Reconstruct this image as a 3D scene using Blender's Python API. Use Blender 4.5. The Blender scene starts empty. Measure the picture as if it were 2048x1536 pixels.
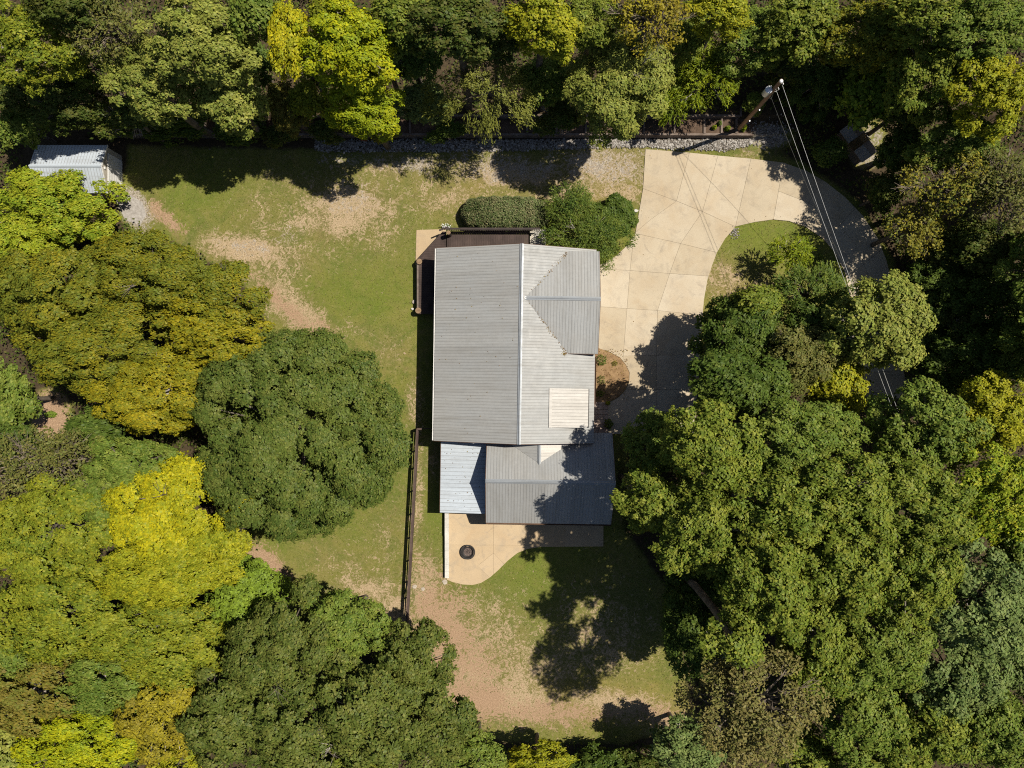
import bpy, bmesh, math, random
import numpy as np
from mathutils import Vector, Matrix
from mathutils.geometry import delaunay_2d_cdt

# ------------------------------------------------------------------ camera, sky, sun, exposure
H = 58.0                       # camera height above the lawn
F = 1420.0                     # focal length in photograph pixels (2048 wide)
scene = bpy.context.scene
C = scene.collection
cam_data = bpy.data.cameras.new('camera')
cam_data.sensor_width = 36.0
cam_data.lens = 36.0 * F / 2048.0
cam_data.clip_start = 0.5
cam_data.clip_end = 2000.0
cam = bpy.data.objects.new('camera', cam_data)
cam.location = (0, 0, H)
cam.rotation_euler = (0, 0, 0)
C.objects.link(cam)
scene.camera = cam

SUN_EL = math.radians(60.0)
SUN_AZ = math.radians(20.0)     # direction towards the sun, from +x towards +y
sun_dir = Vector((math.cos(SUN_EL) * math.cos(SUN_AZ), math.cos(SUN_EL) * math.sin(SUN_AZ), math.sin(SUN_EL)))
world = bpy.data.worlds.new('World')
scene.world = world
world.use_nodes = True
wn = world.node_tree.nodes
sky = wn.new('ShaderNodeTexSky')
sky.sky_type = 'NISHITA'
sky.sun_disc = False
sky.sun_elevation = SUN_EL
sky.sun_rotation = math.atan2(sun_dir.x, sun_dir.y)
wn['Background'].inputs['Strength'].default_value = 0.05
world.node_tree.links.new(sky.outputs[0], wn['Background'].inputs['Color'])

sun_data = bpy.data.lights.new('sun', 'SUN')
sun_data.energy = 5.0
sun_data.angle = math.radians(0.5)
sun_data.color = (1.0, 0.93, 0.80)
sun = bpy.data.objects.new('sun', sun_data)
sun.location = sun_dir * 120
sun.rotation_euler = (-sun_dir).to_track_quat('-Z', 'Y').to_euler()
C.objects.link(sun)

vs = scene.view_settings
vs.view_transform = 'Standard'
vs.look = 'None'
vs.gamma = 1.0
vs.use_curve_mapping = False
vs.exposure = 0.15
scene.cycles.filter_width = 1.1
scene.cycles.use_denoising = False
scene.cycles.max_bounces = 5
scene.cycles.diffuse_bounces = 1
scene.cycles.transmission_bounces = 3

random.seed(7)
RNG = np.random.default_rng(11)


# ------------------------------------------------------------------ helpers
def G(px, py, z=0.0):
    """A photograph pixel to the point of the place at height z."""
    k = (H - z) / F
    return Vector(((px - 1024.0) * k, (768.0 - py) * k, z))


def G2(px, py, z=0.0):
    g = G(px, py, z)
    return (g.x, g.y)


def tag(o, label=None, cat=None, group=None, kind=None):
    if label: o['label'] = label
    if cat: o['category'] = cat
    if group: o['group'] = group
    if kind: o['kind'] = kind
    return o


def empty(name, loc=(0, 0, 0), rz=0.0):
    o = bpy.data.objects.new(name, None)
    o.location = loc
    o.rotation_euler = (0, 0, rz)
    o.empty_display_size = 0.3
    C.objects.link(o)
    return o


def mesh_obj(name, verts, faces, mat, parent=None, smooth=False):
    me = bpy.data.meshes.new(name)
    me.from_pydata([tuple(v) for v in verts], [], [tuple(f) for f in faces])
    me.update()
    if mat: me.materials.append(mat)
    if smooth:
        for p in me.polygons: p.use_smooth = True
    o = bpy.data.objects.new(name, me)
    C.objects.link(o)
    if parent: o.parent = parent
    return o


def link(name, me, parent=None, loc=(0, 0, 0), rot=(0, 0, 0), scale=(1, 1, 1)):
    o = bpy.data.objects.new(name, me)
    C.objects.link(o)
    o.parent = parent
    o.location = loc
    o.rotation_euler = rot
    o.scale = scale
    return o


class MB:
    """collects simple solids into one mesh"""
    def __init__(self):
        self.v = []; self.f = []

    def add(self, vs_, fs_):
        n = len(self.v)
        self.v += [tuple(p) for p in vs_]
        self.f += [tuple(i + n for i in f) for f in fs_]
        return self

    def box(self, x0, x1, y0, y1, z0, z1):
        return self.add([(x0, y0, z0), (x1, y0, z0), (x1, y1, z0), (x0, y1, z0), (x0, y0, z1), (x1, y0, z1), (x1, y1, z1), (x0, y1, z1)],
                        [(0, 3, 2, 1), (4, 5, 6, 7), (0, 1, 5, 4), (1, 2, 6, 5), (2, 3, 7, 6), (3, 0, 4, 7)])

    def beam(self, a, b, w, h):
        """a rectangular bar from a to b; a and b lie on its centre line"""
        a = Vector(a); b = Vector(b)
        d = (b - a).normalized()
        up = Vector((0, 0, 1)) if abs(d.z) < 0.9 else Vector((1, 0, 0))
        s = d.cross(up).normalized() * (w / 2)
        u = s.cross(d).normalized() * (h / 2)
        p = [a - s - u, a + s - u, a + s + u, a - s + u, b - s - u, b + s - u, b + s + u, b - s + u]
        return self.add(p, [(0, 1, 2, 3), (4, 7, 6, 5), (0, 4, 5, 1), (1, 5, 6, 2), (2, 6, 7, 3), (3, 7, 4, 0)])

    def tube(self, pts, radii, n=6, cap=True):
        pts = [Vector(p) for p in pts]
        rings = []
        for i, p in enumerate(pts):
            a = pts[max(i - 1, 0)]; b = pts[min(i + 1, len(pts) - 1)]
            d = (b - a)
            d = d.normalized() if d.length > 1e-6 else Vector((0, 0, 1))
            ref = Vector((1, 0, 0)) if abs(d.x) < 0.8 else Vector((0, 1, 0))
            s = d.cross(ref).normalized(); u = s.cross(d)
            rings.append([p + (s * math.cos(2 * math.pi * k / n) + u * math.sin(2 * math.pi * k / n)) * radii[i] for k in range(n)])
        vs_ = [q for r in rings for q in r]
        fs_ = []
        for i in range(len(pts) - 1):
            for k in range(n):
                fs_.append((i * n + k, (i + 1) * n + k, (i + 1) * n + (k + 1) % n, i * n + (k + 1) % n))
        if cap:
            fs_.append(tuple(range(n)))
            m = (len(pts) - 1) * n
            fs_.append(tuple(m + k for k in reversed(range(n))))
        return self.add(vs_, fs_)

    def lathe(self, prof, n=20, loc=(0, 0, 0)):
        vs_ = []; fs_ = []
        for (r, z) in prof:
            for k in range(n):
                a = 2 * math.pi * k / n
                vs_.append((loc[0] + r * math.cos(a), loc[1] + r * math.sin(a), loc[2] + z))
        for i in range(len(prof) - 1):
            for k in range(n):
                fs_.append((i * n + k, i * n + (k + 1) % n, (i + 1) * n + (k + 1) % n, (i + 1) * n + k))
        return self.add(vs_, fs_)

    def build(self, name, mat, parent=None, smooth=False):
        return mesh_obj(name, self.v, self.f, mat, parent, smooth)


# ------------------------------------------------------------------ materials
class NT:
    def __init__(self, name):
        self.m = bpy.data.materials.new(name)
        self.m.use_nodes = True
        self.t = self.m.node_tree
        self.n = self.t.nodes
        self.b = self.n['Principled BSDF']
        self.out = self.n['Material Output']

    def new(self, t, **kw):
        n = self.n.new(t)
        for k, v in kw.items(): setattr(n, k, v)
        return n

    def l(self, a, b):
        self.t.links.new(a, b)

    def coord(self, kind='Object'):
        return self.new('ShaderNodeTexCoord').outputs[kind]

    def pos(self):
        return self.new('ShaderNodeNewGeometry').outputs['Position']

    def noise(self, vec, scale, detail=4, rough=0.55, dist=0.0):
        n = self.new('ShaderNodeTexNoise')
        n.inputs['Scale'].default_value = scale
        n.inputs['Detail'].default_value = detail
        n.inputs['Roughness'].default_value = rough
        n.inputs['Distortion'].default_value = dist
        self.l(vec, n.inputs['Vector'])
        return n.outputs['Fac']

    def ramp(self, fac, stops):
        r = self.new('ShaderNodeValToRGB')
        e = r.color_ramp.elements
        while len(e) < len(stops): e.new(0.5)
        for i, (p, c) in enumerate(stops):
            e[i].position = p
            e[i].color = (c[0], c[1], c[2], 1) if not isinstance(c, (int, float)) else (c, c, c, 1)
        self.l(fac, r.inputs['Fac'])
        return r.outputs['Color']

    def mix(self, fac, a, b, blend='MIX'):
        m = self.new('ShaderNodeMix', data_type='RGBA', blend_type=blend)
        for sock, v in ((m.inputs[0], fac), (m.inputs[6], a), (m.inputs[7], b)):
            if isinstance(v, (int, float)): sock.default_value = v
            elif isinstance(v, tuple): sock.default_value = (v[0], v[1], v[2], 1)
            else: self.l(v, sock)
        return m.outputs[2]

    def math(self, op, a, b=0.0, clamp=False):
        m = self.new('ShaderNodeMath', operation=op, use_clamp=clamp)
        for sock, v in ((m.inputs[0], a), (m.inputs[1], b)):
            if isinstance(v, (int, float)): sock.default_value = v
            else: self.l(v, sock)
        return m.outputs[0]

    def bump(self, height, strength, dist=0.02):
        b = self.new('ShaderNodeBump')
        b.inputs['Strength'].default_value = strength
        b.inputs['Distance'].default_value = dist
        self.l(height, b.inputs['Height'])
        self.l(b.outputs[0], self.b.inputs['Normal'])

    def col(self, c):
        if isinstance(c, tuple): self.b.inputs['Base Color'].default_value = (c[0], c[1], c[2], 1)
        else: self.l(c, self.b.inputs['Base Color'])

    def done(self, rough=0.8, spec=0.3, metal=0.0):
        self.b.inputs['Roughness'].default_value = rough
        self.b.inputs['Specular IOR Level'].default_value = spec
        self.b.inputs['Metallic'].default_value = metal
        return self.m


def noisy(name, c1, c2, scale=3.0, rough=0.8, spec=0.25, metal=0.0, bump=0.0, bscale=None, detail=5, c3=None, world_space=False):
    t = NT(name)
    v = t.pos() if world_space else t.coord()
    f = t.noise(v, scale, detail, 0.6)
    stops = [(0.30, c1), (0.70, c2)]
    if c3: stops = [(0.25, c1), (0.5, c2), (0.75, c3)]
    c = t.ramp(f, stops)
    g = t.noise(v, scale * 9, 3, 0.6)
    c = t.mix(1.0, c, t.ramp(g, [(0.25, 0.8), (0.75, 1.12)]), 'MULTIPLY')
    t.col(c)
    if bump: t.bump(t.noise(v, bscale or scale * 6, 4, 0.6), bump)
    return t.done(rough, spec, metal)


def metal_roof(name, c, rough=0.5, metal=0.0, stain=0.10, tint=(0.36, 0.31, 0.25), run=(0.35, 3.2)):
    t = NT(name)
    v = t.pos()
    mp = t.new('ShaderNodeMapping'); mp.inputs['Scale'].default_value = (run[0], run[1], 0.4); t.l(v, mp.inputs['Vector'])
    streak = t.noise(mp.outputs[0], 1.0, 5, 0.65)
    big = t.noise(v, 0.35, 4, 0.6)
    col = t.mix(t.ramp(big, [(0.35, 0.0), (0.75, stain * 2)]), c, tint)
    # every sheet has weathered a little differently
    oi = t.new('ShaderNodeObjectInfo')
    rnd = oi.outputs['Random']
    col = t.mix(1.0, col, t.ramp(rnd, [(0.0, 0.93), (1.0, 1.05)]), 'MULTIPLY')
    col = t.mix(t.ramp(streak, [(0.46, 0.0), (0.76, 0.38)]), col, (0.19, 0.175, 0.15))
    fine = t.noise(v, 5.0, 5, 0.65)
    col = t.mix(1.0, col, t.ramp(fine, [(0.3, 0.93), (0.7, 1.04)]), 'MULTIPLY')
    t.col(col)
    t.l(t.ramp(t.noise(v, 2.0, 3), [(0.3, rough - 0.08), (0.7, rough + 0.12)]), t.b.inputs['Roughness'])
    t.b.inputs['Metallic'].default_value = metal
    t.b.inputs['Specular IOR Level'].default_value = 0.35
    return t.m


M = {}
M['roof'] = metal_roof('roof_metal', (0.342, 0.350, 0.352))
M['roof_y'] = metal_roof('roof_metal_wing', (0.340, 0.348, 0.352), run=(3.2, 0.35))
M['roof_blue'] = metal_roof('porch_metal', (0.49, 0.545, 0.61), stain=0.04)
M['roof_white'] = metal_roof('dormer_metal', (0.58, 0.555, 0.52), stain=0.05)
M['rib_shade_grime'] = noisy('panel_shade_grime', (0.15, 0.145, 0.135), (0.22, 0.21, 0.20), 2.0, 0.6)
M['ridge'] = metal_roof('ridge_metal', (0.33, 0.355, 0.385), rough=0.45, metal=0.2, stain=0.03)
M['log'] = noisy('log_wall', (0.16, 0.085, 0.045), (0.25, 0.14, 0.075), 1.5, 0.7, bump=0.3)
M['trim_brown'] = noisy('brown_trim', (0.10, 0.06, 0.04), (0.17, 0.10, 0.065), 4.0, 0.7)
M['deck'] = noisy('deck_stain', (0.040, 0.027, 0.024), (0.085, 0.058, 0.050), 1.2, 0.65, bump=0.2)
M['deck_rail'] = noisy('deck_rail_stain', (0.035, 0.026, 0.024), (0.062, 0.046, 0.042), 2.0, 0.65)
M['log_end'] = noisy('cut_log_top', (0.19, 0.125, 0.075), (0.33, 0.23, 0.14), 6.0, 0.85, bump=0.3)
M['fence'] = noisy('fence_stain', (0.060, 0.040, 0.034), (0.12, 0.083, 0.070), 1.5, 0.8)
M['timber'] = noisy('landscape_timber', (0.13, 0.095, 0.075), (0.27, 0.215, 0.18), 1.6, 0.85, bump=0.4)
M['pole'] = noisy('pole_wood', (0.21, 0.125, 0.08), (0.35, 0.225, 0.145), 1.2, 0.85, bump=0.3)
M['glass'] = NT('glass').done(0.08, 0.6); M['glass'].node_tree.nodes['Principled BSDF'].inputs['Base Color'].default_value = (0.03, 0.04, 0.05, 1)
M['white'] = noisy('white_paint', (0.70, 0.69, 0.67), (0.80, 0.79, 0.77), 1.0, 0.5)
M['beige'] = noisy('beige_siding', (0.42, 0.38, 0.32), (0.52, 0.47, 0.40), 1.0, 0.6)
M['wallcap'] = noisy('wall_cap_stone', (0.52, 0.50, 0.46), (0.68, 0.65, 0.60), 1.5, 0.8, bump=0.3)
M['galv'] = noisy('galvanised_steel', (0.62, 0.65, 0.70), (0.76, 0.79, 0.83), 3.0, 0.35, 0.5, 0.3)
M['black'] = noisy('black_steel', (0.018, 0.016, 0.016), (0.04, 0.036, 0.034), 5.0, 0.6, 0.4)
M['ash'] = noisy('ash_and_char', (0.03, 0.022, 0.02), (0.22, 0.17, 0.15), 9.0, 0.95, bump=0.5)
M['wire'] = noisy('aluminium_wire', (0.62, 0.62, 0.61), (0.74, 0.74, 0.73), 2.0, 0.45, 0.5, 0.2)
M['wire_dark'] = noisy('dark_wire', (0.07, 0.07, 0.065), (0.12, 0.12, 0.11), 2.0, 0.6)
M['porcelain'] = noisy('porcelain', (0.72, 0.73, 0.74), (0.82, 0.82, 0.82), 4.0, 0.3, 0.5)
M['brick'] = noisy('pale_paver', (0.40, 0.30, 0.25), (0.55, 0.45, 0.38), 2.0, 0.85, bump=0.3)
M['sheet_old'] = noisy('weathered_sheet', (0.34, 0.32, 0.29), (0.52, 0.49, 0.45), 1.6, 0.7)
M['sheet_rust'] = noisy('rusty_sheet', (0.10, 0.055, 0.02), (0.20, 0.13, 0.045), 2.5, 0.9)
M['planks'] = noisy('old_planks', (0.14, 0.11, 0.09), (0.24, 0.20, 0.17), 2.5, 0.9)
M['stone'] = noisy('pale_stone', (0.36, 0.31, 0.25), (0.55, 0.48, 0.40), 3.0, 0.9, bump=0.4)


def concrete(name, ca, cb, joint=False):
    t = NT(name)
    v = t.pos()
    big = t.noise(v, 0.22, 5, 0.6, 0.6)
    c = t.ramp(big, [(0.28, ca), (0.5, cb), (0.75, tuple(min(1, x * 1.06) for x in cb))])
    warm = t.noise(v, 0.45, 4, 0.6, 1.0)
    c = t.mix(t.ramp(warm, [(0.45, 0.0), (0.72, 0.45)]), c, (0.46, 0.35, 0.225))
    mid = t.noise(v, 1.1, 6, 0.68, 0.8)
    c = t.mix(t.ramp(mid, [(0.50, 0.0), (0.74, 0.55)]), c, (0.34, 0.29, 0.23))
    drk = t.noise(v, 0.6, 6, 0.7, 1.4)
    c = t.mix(t.ramp(drk, [(0.57, 0.0), (0.76, 0.65)]), c, (0.25, 0.215, 0.18))
    oi = t.new('ShaderNodeObjectInfo')
    c = t.mix(1.0, c, t.ramp(oi.outputs['Random'], [(0.0, (0.87, 0.85, 0.81)), (0.5, (0.97, 0.96, 0.94)), (1.0, (1.04, 1.05, 1.07))]), 'MULTIPLY')
    fine = t.noise(v, 14, 4, 0.7)
    c = t.mix(1.0, c, t.ramp(fine, [(0.25, 0.86), (0.75, 1.10)]), 'MULTIPLY')
    t.col(c)
    t.bump(fine, 0.15, 0.01)
    return t.done(0.9, 0.2)


M['concrete'] = concrete('driveway_concrete', (0.48, 0.395, 0.285), (0.53, 0.455, 0.345))
M['patio'] = concrete('patio_concrete', (0.50, 0.36, 0.22), (0.53, 0.41, 0.27))
M['pad_grey'] = concrete('pale_concrete', (0.48, 0.46, 0.42), (0.54, 0.52, 0.48))
M['joint'] = noisy('joint_grime', (0.14, 0.11, 0.075), (0.24, 0.19, 0.14), 2.0, 0.95, world_space=True)
M['mulch'] = noisy('bark_mulch', (0.07, 0.045, 0.030), (0.155, 0.105, 0.075), 3.0, 0.95, bump=0.8, bscale=14, world_space=True)
M['straw'] = noisy('pine_straw', (0.20, 0.12, 0.06), (0.37, 0.245, 0.13), 2.4, 0.95, bump=0.8, bscale=16, world_space=True)
M['gravel'] = noisy('grey_gravel', (0.27, 0.245, 0.22), (0.46, 0.43, 0.40), 5.0, 0.95, bump=0.8, bscale=12, world_space=True)


def stone_mat():
    t = NT('river_stones')
    g = t.new('ShaderNodeNewGeometry')
    c = t.ramp(g.outputs['Random Per Island'], [(0.0, (0.15, 0.13, 0.11)), (0.5, (0.27, 0.245, 0.22)), (1.0, (0.47, 0.445, 0.415))])
    c = t.mix(1.0, c, t.ramp(t.noise(g.outputs['Position'], 9, 3), [(0.3, 0.85), (0.7, 1.1)]), 'MULTIPLY')
    t.col(c)
    return t.done(0.85, 0.25)


M['stones'] = stone_mat()


def leaf_mat(name, a, b, acc, acc_amt=0.15, nscale=0.35, trans=0.19, vary=0.24):
    """a and b drift across the crown, acc is the colour of odd leaves"""
    t = NT(name)
    t.n.remove(t.b)
    g = t.new('ShaderNodeNewGeometry')
    rnd = g.outputs['Random Per Island']
    f = t.noise(g.outputs['Position'], nscale, 3, 0.6)
    c = t.mix(t.ramp(f, [(0.36, 0.0), (0.64, 1.0)]), a, b)
    f2 = t.noise(g.outputs['Position'], nscale * 3.2, 3, 0.65)
    c = t.mix(t.ramp(f2, [(0.50, 0.0), (0.66, 0.65)]), c, acc)
    r2 = t.math('FRACT', t.math('MULTIPLY', rnd, 7.31))
    c = t.mix(t.math('MULTIPLY', t.math('GREATER_THAN', r2, 1.0 - acc_amt), 0.8), c, acc)
    c = t.mix(1.0, c, t.ramp(rnd, [(0.0, 1.0 - vary), (1.0, 1.0 + vary)]), 'MULTIPLY')
    d = t.new('ShaderNodeBsdfDiffuse'); t.l(c, d.inputs['Color'])
    tr = t.new('ShaderNodeBsdfTranslucent')
    t.l(t.mix(1.0, c, (1.15, 1.15, 0.55), 'MULTIPLY'), tr.inputs['Color'])
    gl = t.new('ShaderNodeBsdfGlossy'); gl.inputs['Roughness'].default_value = 0.5
    gl.inputs['Color'].default_value = (0.75, 0.78, 0.72, 1)
    m1 = t.new('ShaderNodeMixShader'); m1.inputs[0].default_value = trans
    t.l(d.outputs[0], m1.inputs[1]); t.l(tr.outputs[0], m1.inputs[2])
    m2 = t.new('ShaderNodeMixShader'); m2.inputs[0].default_value = 0.012
    t.l(m1.outputs[0], m2.inputs[1]); t.l(gl.outputs[0], m2.inputs[2])
    t.l(m2.outputs[0], t.out.inputs['Surface'])
    return t.m


PAL = {
    'oak': ((0.072, 0.110, 0.020), (0.108, 0.145, 0.026), (0.165, 0.182, 0.038), 0.18),
    'darkoak': ((0.078, 0.110, 0.020), (0.118, 0.148, 0.027), (0.178, 0.185, 0.040), 0.20),
    'tan': ((0.190, 0.165, 0.055), (0.245, 0.208, 0.066), (0.145, 0.155, 0.040), 0.25),
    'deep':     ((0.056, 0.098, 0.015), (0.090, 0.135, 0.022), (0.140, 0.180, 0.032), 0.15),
    'mid': ((0.105, 0.162, 0.024), (0.152, 0.210, 0.032), (0.220, 0.248, 0.044), 0.20),
    'olive': ((0.118, 0.170, 0.022), (0.168, 0.214, 0.028), (0.255, 0.265, 0.038), 0.20),
    'pale':     ((0.175, 0.220, 0.040), (0.240, 0.272, 0.050), (0.320, 0.315, 0.066), 0.22),
    'bright':   ((0.170, 0.250, 0.020), (0.260, 0.315, 0.020), (0.370, 0.365, 0.026), 0.22),
    'lime':     ((0.165, 0.250, 0.026), (0.220, 0.300, 0.030), (0.130, 0.190, 0.026), 0.20),
    'leafy': ((0.128, 0.175, 0.018), (0.190, 0.222, 0.019), (0.295, 0.290, 0.024), 0.24),
    'ygreen': ((0.205, 0.242, 0.016), (0.280, 0.292, 0.018), (0.390, 0.360, 0.020), 0.24),
    'yellow':   ((0.340, 0.330, 0.014), (0.480, 0.420, 0.012), (0.240, 0.275, 0.018), 0.30),
    'ylime':    ((0.270, 0.315, 0.012), (0.420, 0.415, 0.012), (0.190, 0.265, 0.016), 0.26),
    'gold': ((0.240, 0.215, 0.013), (0.335, 0.278, 0.015), (0.165, 0.190, 0.019), 0.30),
    'goldgreen': ((0.158, 0.168, 0.018), (0.250, 0.222, 0.016), (0.108, 0.148, 0.020), 0.30),
    'amber':    ((0.270, 0.215, 0.020), (0.340, 0.300, 0.018), (0.200, 0.180, 0.026), 0.28),
    'rust': ((0.175, 0.145, 0.028), (0.230, 0.190, 0.032), (0.140, 0.160, 0.026), 0.30),
    'brownolive': ((0.142, 0.138, 0.036), (0.190, 0.180, 0.046), (0.115, 0.142, 0.032), 0.28),
    'blue':     ((0.115, 0.172, 0.048), (0.165, 0.225, 0.064), (0.220, 0.262, 0.080), 0.22),
    'cedar':    ((0.150, 0.205, 0.010), (0.240, 0.275, 0.012), (0.100, 0.155, 0.012), 0.22),
    'juniper':  ((0.058, 0.105, 0.018), (0.118, 0.168, 0.026), (0.175, 0.210, 0.032), 0.22),
    'willow': ((0.185, 0.200, 0.036), (0.240, 0.245, 0.046), (0.145, 0.165, 0.034), 0.25),
    'holly':    ((0.095, 0.130, 0.044), (0.145, 0.182, 0.066), (0.250, 0.225, 0.115), 0.24),
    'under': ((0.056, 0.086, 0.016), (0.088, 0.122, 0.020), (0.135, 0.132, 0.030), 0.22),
    'red':      ((0.300, 0.060, 0.030), (0.280, 0.160, 0.080), (0.200, 0.190, 0.040), 0.35),
    'mixed': ((0.105, 0.145, 0.024), (0.200, 0.185, 0.028), (0.300, 0.250, 0.028), 0.26),
    'litter':   ((0.190, 0.105, 0.050), (0.280, 0.180, 0.085), (0.320, 0.240, 0.060), 0.25),
    'straw':    ((0.360, 0.270, 0.140), (0.460, 0.360, 0.200), (0.260, 0.170, 0.080), 0.25),
    'grass':    ((0.140, 0.160, 0.030), (0.190, 0.188, 0.042), (0.280, 0.240, 0.100), 0.18),
}
LM = {k: leaf_mat('leaves_' + k, *v) for k, v in PAL.items()}
M['bark'] = noisy('bark', (0.085, 0.068, 0.052), (0.20, 0.17, 0.14), 1.6, 0.9, bump=0.6)
M['twig'] = noisy('twig_bark', (0.15, 0.12, 0.09), (0.27, 0.22, 0.17), 1.6, 0.9)
M['bark_pale'] = noisy('pale_bark', (0.26, 0.225, 0.19), (0.46, 0.42, 0.37), 1.6, 0.9, bump=0.4)


# ------------------------------------------------------------------ ground
WALL_Y = G(0, 277).y            # face of the timber retaining wall
WALL_X0, WALL_X1 = G(250, 0).x, G(1503, 0).x


def smooth(a, b, x):
    t = np.clip((x - a) / (b - a), 0, 1)
    return t * t * (3 - 2 * t)


def ground_h(X, Y):
    X = np.asarray(X, float); Y = np.asarray(Y, float)
    inside = smooth(WALL_X0 - 4, WALL_X0, X) * (1 - smooth(WALL_X1 + 0.1, WALL_X1 + 3.5, X))
    step1 = 0.50 * ((Y > WALL_Y + 0.12) * inside + (1 - inside) * smooth(WALL_Y - 2, WALL_Y + 3, Y))
    step2 = 0.45 * smooth(WALL_Y + 1.42, WALL_Y + 1.55, Y)
    back = 0.03 * np.maximum(Y - (WALL_Y + 2), 0)
    roll = 0.05 * np.sin(X * 0.31 + 1.0) * np.cos(Y * 0.27) * smooth(8, 14, np.abs(X) + 0.0 * Y)
    left = -0.02 * np.maximum(-X - 14, 0) * 0
    return step1 + step2 + back + roll * 0.5 + left


def in_poly(px, py, poly):
    px = np.asarray(px); py = np.asarray(py)
    r = np.zeros(px.shape, bool)
    n = len(poly)
    for i in range(n):
        x0, y0 = poly[i]; x1, y1 = poly[(i + 1) % n]
        c = ((y0 > py) != (y1 > py)) & (px < (x1 - x0) * (py - y0) / (y1 - y0 + 1e-12) + x0)
        r ^= c
    return r


def poly_dist(px, py, poly):
    d = np.full(px.shape, 1e9)
    n = len(poly)
    for i in range(n):
        x0, y0 = poly[i]; x1, y1 = poly[(i + 1) % n]
        dx, dy = x1 - x0, y1 - y0
        t = np.clip(((px - x0) * dx + (py - y0) * dy) / (dx * dx + dy * dy + 1e-9), 0, 1)
        d = np.minimum(d, np.hypot(px - x0 - t * dx, py - y0 - t * dy))
    return d


LAWN = [(252, 288), (700, 300), (1290, 296), (1500, 300), (1600, 320), (1720, 400), (1790, 520), (1805, 600), (1560, 640), (1420, 820), (1260, 880),
        (1250, 1060), (1340, 1180), (1370, 1330), (1380, 1440), (1250, 1490), (1010, 1480), (900, 1400), (800, 1300), (640, 1290), (560, 1190),
        (530, 1170), (500, 1110), (520, 1080), (420, 950), (440, 760), (560, 690), (480, 560), (345, 480), (290, 470), (262, 440), (250, 400)]

# (px, py, half-length, half-width, angle in image degrees, strength)
DRY = [(960, 1290, 110, 110, 0, .55), (1040, 1360, 90, 60, 0, .6), (490, 498, 75, 26, 3, .95), (650, 440, 55, 24, -5, .6), (690, 420, 160, 85, 8, .42), (560, 470, 110, 60, 20, .40), (1000, 360, 280, 40, 0, .42), (880, 1250, 90, 160, -10, .42), (1000, 1370, 160, 80, 10, .45), (720, 1150, 120, 70, 20, .33), (900, 430, 70, 40, 0, .3), (690, 445, 60, 28, -10, .8), (520, 420, 50, 60, 0, .35), (760, 470, 60, 40, 10, .45), (620, 380, 60, 30, 0, .45), (700, 410, 95, 48, 5, .75), (630, 440, 60, 35, 0, .6), (500, 500, 90, 28, 5, .85), (560, 530, 60, 40, 0, .5), (900, 395, 90, 25, -12, .55),
       (1020, 345, 120, 30, 5, .8), (1200, 335, 110, 42, 0, .75), (1240, 385, 60, 25, 0, .6), (780, 335, 60, 22, 0, .6), (690, 340, 70, 30, 0, .4),
       (1120, 385, 90, 22, -8, .6), (560, 360, 60, 30, 0, .35), (860, 330, 70, 20, 0, .6), (640, 340, 50, 20, 0, .3),
       (590, 620, 105, 30, 42, .8), (640, 680, 40, 22, 30, .5), (780, 700, 40, 40, 0, .35), (720, 660, 40, 16, 20, .35), (830, 810, 14, 50, 0, .6),
       (740, 1180, 80, 36, 10, .6), (790, 1225, 45, 40, 0, .75), (690, 1130, 60, 25, 0, .4), (835, 1000, 12, 150, 2, .55), (850, 1180, 40, 70, 0, .7), (770, 1080, 40, 80, 0, .35),
       (880, 1260, 70, 80, 0, .8), (940, 1350, 90, 80, 20, .75), (1010, 1400, 120, 40, 10, .85), (1030, 1310, 80, 60, 0, .5), (1240, 1410, 110, 30, 10, .75),
       (1110, 1330, 70, 60, 0, .5), (1340, 1450, 50, 30, 0, .7), (1200, 1270, 120, 100, 0, .5), (870, 920, 18, 30, 0, .5), (1450, 560, 45, 40, 0, .6), (1500, 600, 40, 50, 0, .6),
       (560, 580, 30, 60, -40, .4), (300, 420, 25, 25, 0, .7), (850, 1120, 30, 40, 0, .5), (1180, 380, 90, 20, 0, .55), (1500, 310, 40, 14, 0, .4)]
BARE = [(580, 620, 95, 16, 44, .75), (310, 415, 14, 20, 0, .8), (545, 1140, 62, 22, 48, 1.15), (510, 1120, 30, 30, 0, .9), (100, 830, 34, 40, 0, 1.2),
        (890, 1280, 60, 130, -16, .80), (960, 1400, 80, 45, 20, .85), (870, 1225, 50, 50, 0, .7), (1100, 1425, 130, 26, 4, .7), (960, 1330, 60, 60, 0, .6), (650, 655, 40, 12, 40, .6),
        (335, 440, 40, 12, 42, .9), (1310, 1430, 90, 24, 8, .6), (860, 1100, 14, 70, 0, .3)]
GRAV = [(1200, 330, 125, 40, 0, .58), (1010, 335, 130, 30, 4, .58), (700, 395, 70, 40, 0, .42), (500, 495, 70, 22, 0, .40), (840, 330, 90, 22, 0, .55), (270, 420, 24, 40, -25, 1.1),
        (720, 320, 90, 14, 0, .5), (1535, 275, 50, 20, 0, .8), (1760, 772, 60, 24, 0, 1.0), (1745, 270, 40, 26, 60, .6), (1730, 320, 30, 20, 0, .7), (560, 480, 50, 20, -20, .4)]
LUSH = [(1060, 1160, 95, 75, 0, 1.0), (730, 590, 100, 65, 0, .8), (390, 395, 90, 38, -10, .8), (870, 1050, 20, 70, 0, .9), (1540, 470, 110, 34, 0, .8), (600, 345, 80, 16, 0, .6), (560, 1090, 60, 25, 30, .7), (880, 720, 30, 90, 0, .5), (690, 1060, 70, 40, -20, .5), (820, 480, 60, 40, 0, .5)]
GOLD = [(1200, 385, 70, 18, 0, .8), (960, 370, 60, 22, -20, .6), (1240, 1405, 120, 32, 10, .9), (1470, 590, 40, 40, 0, .7), (1440, 240, 60, 16, 0, .9)]


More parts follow.
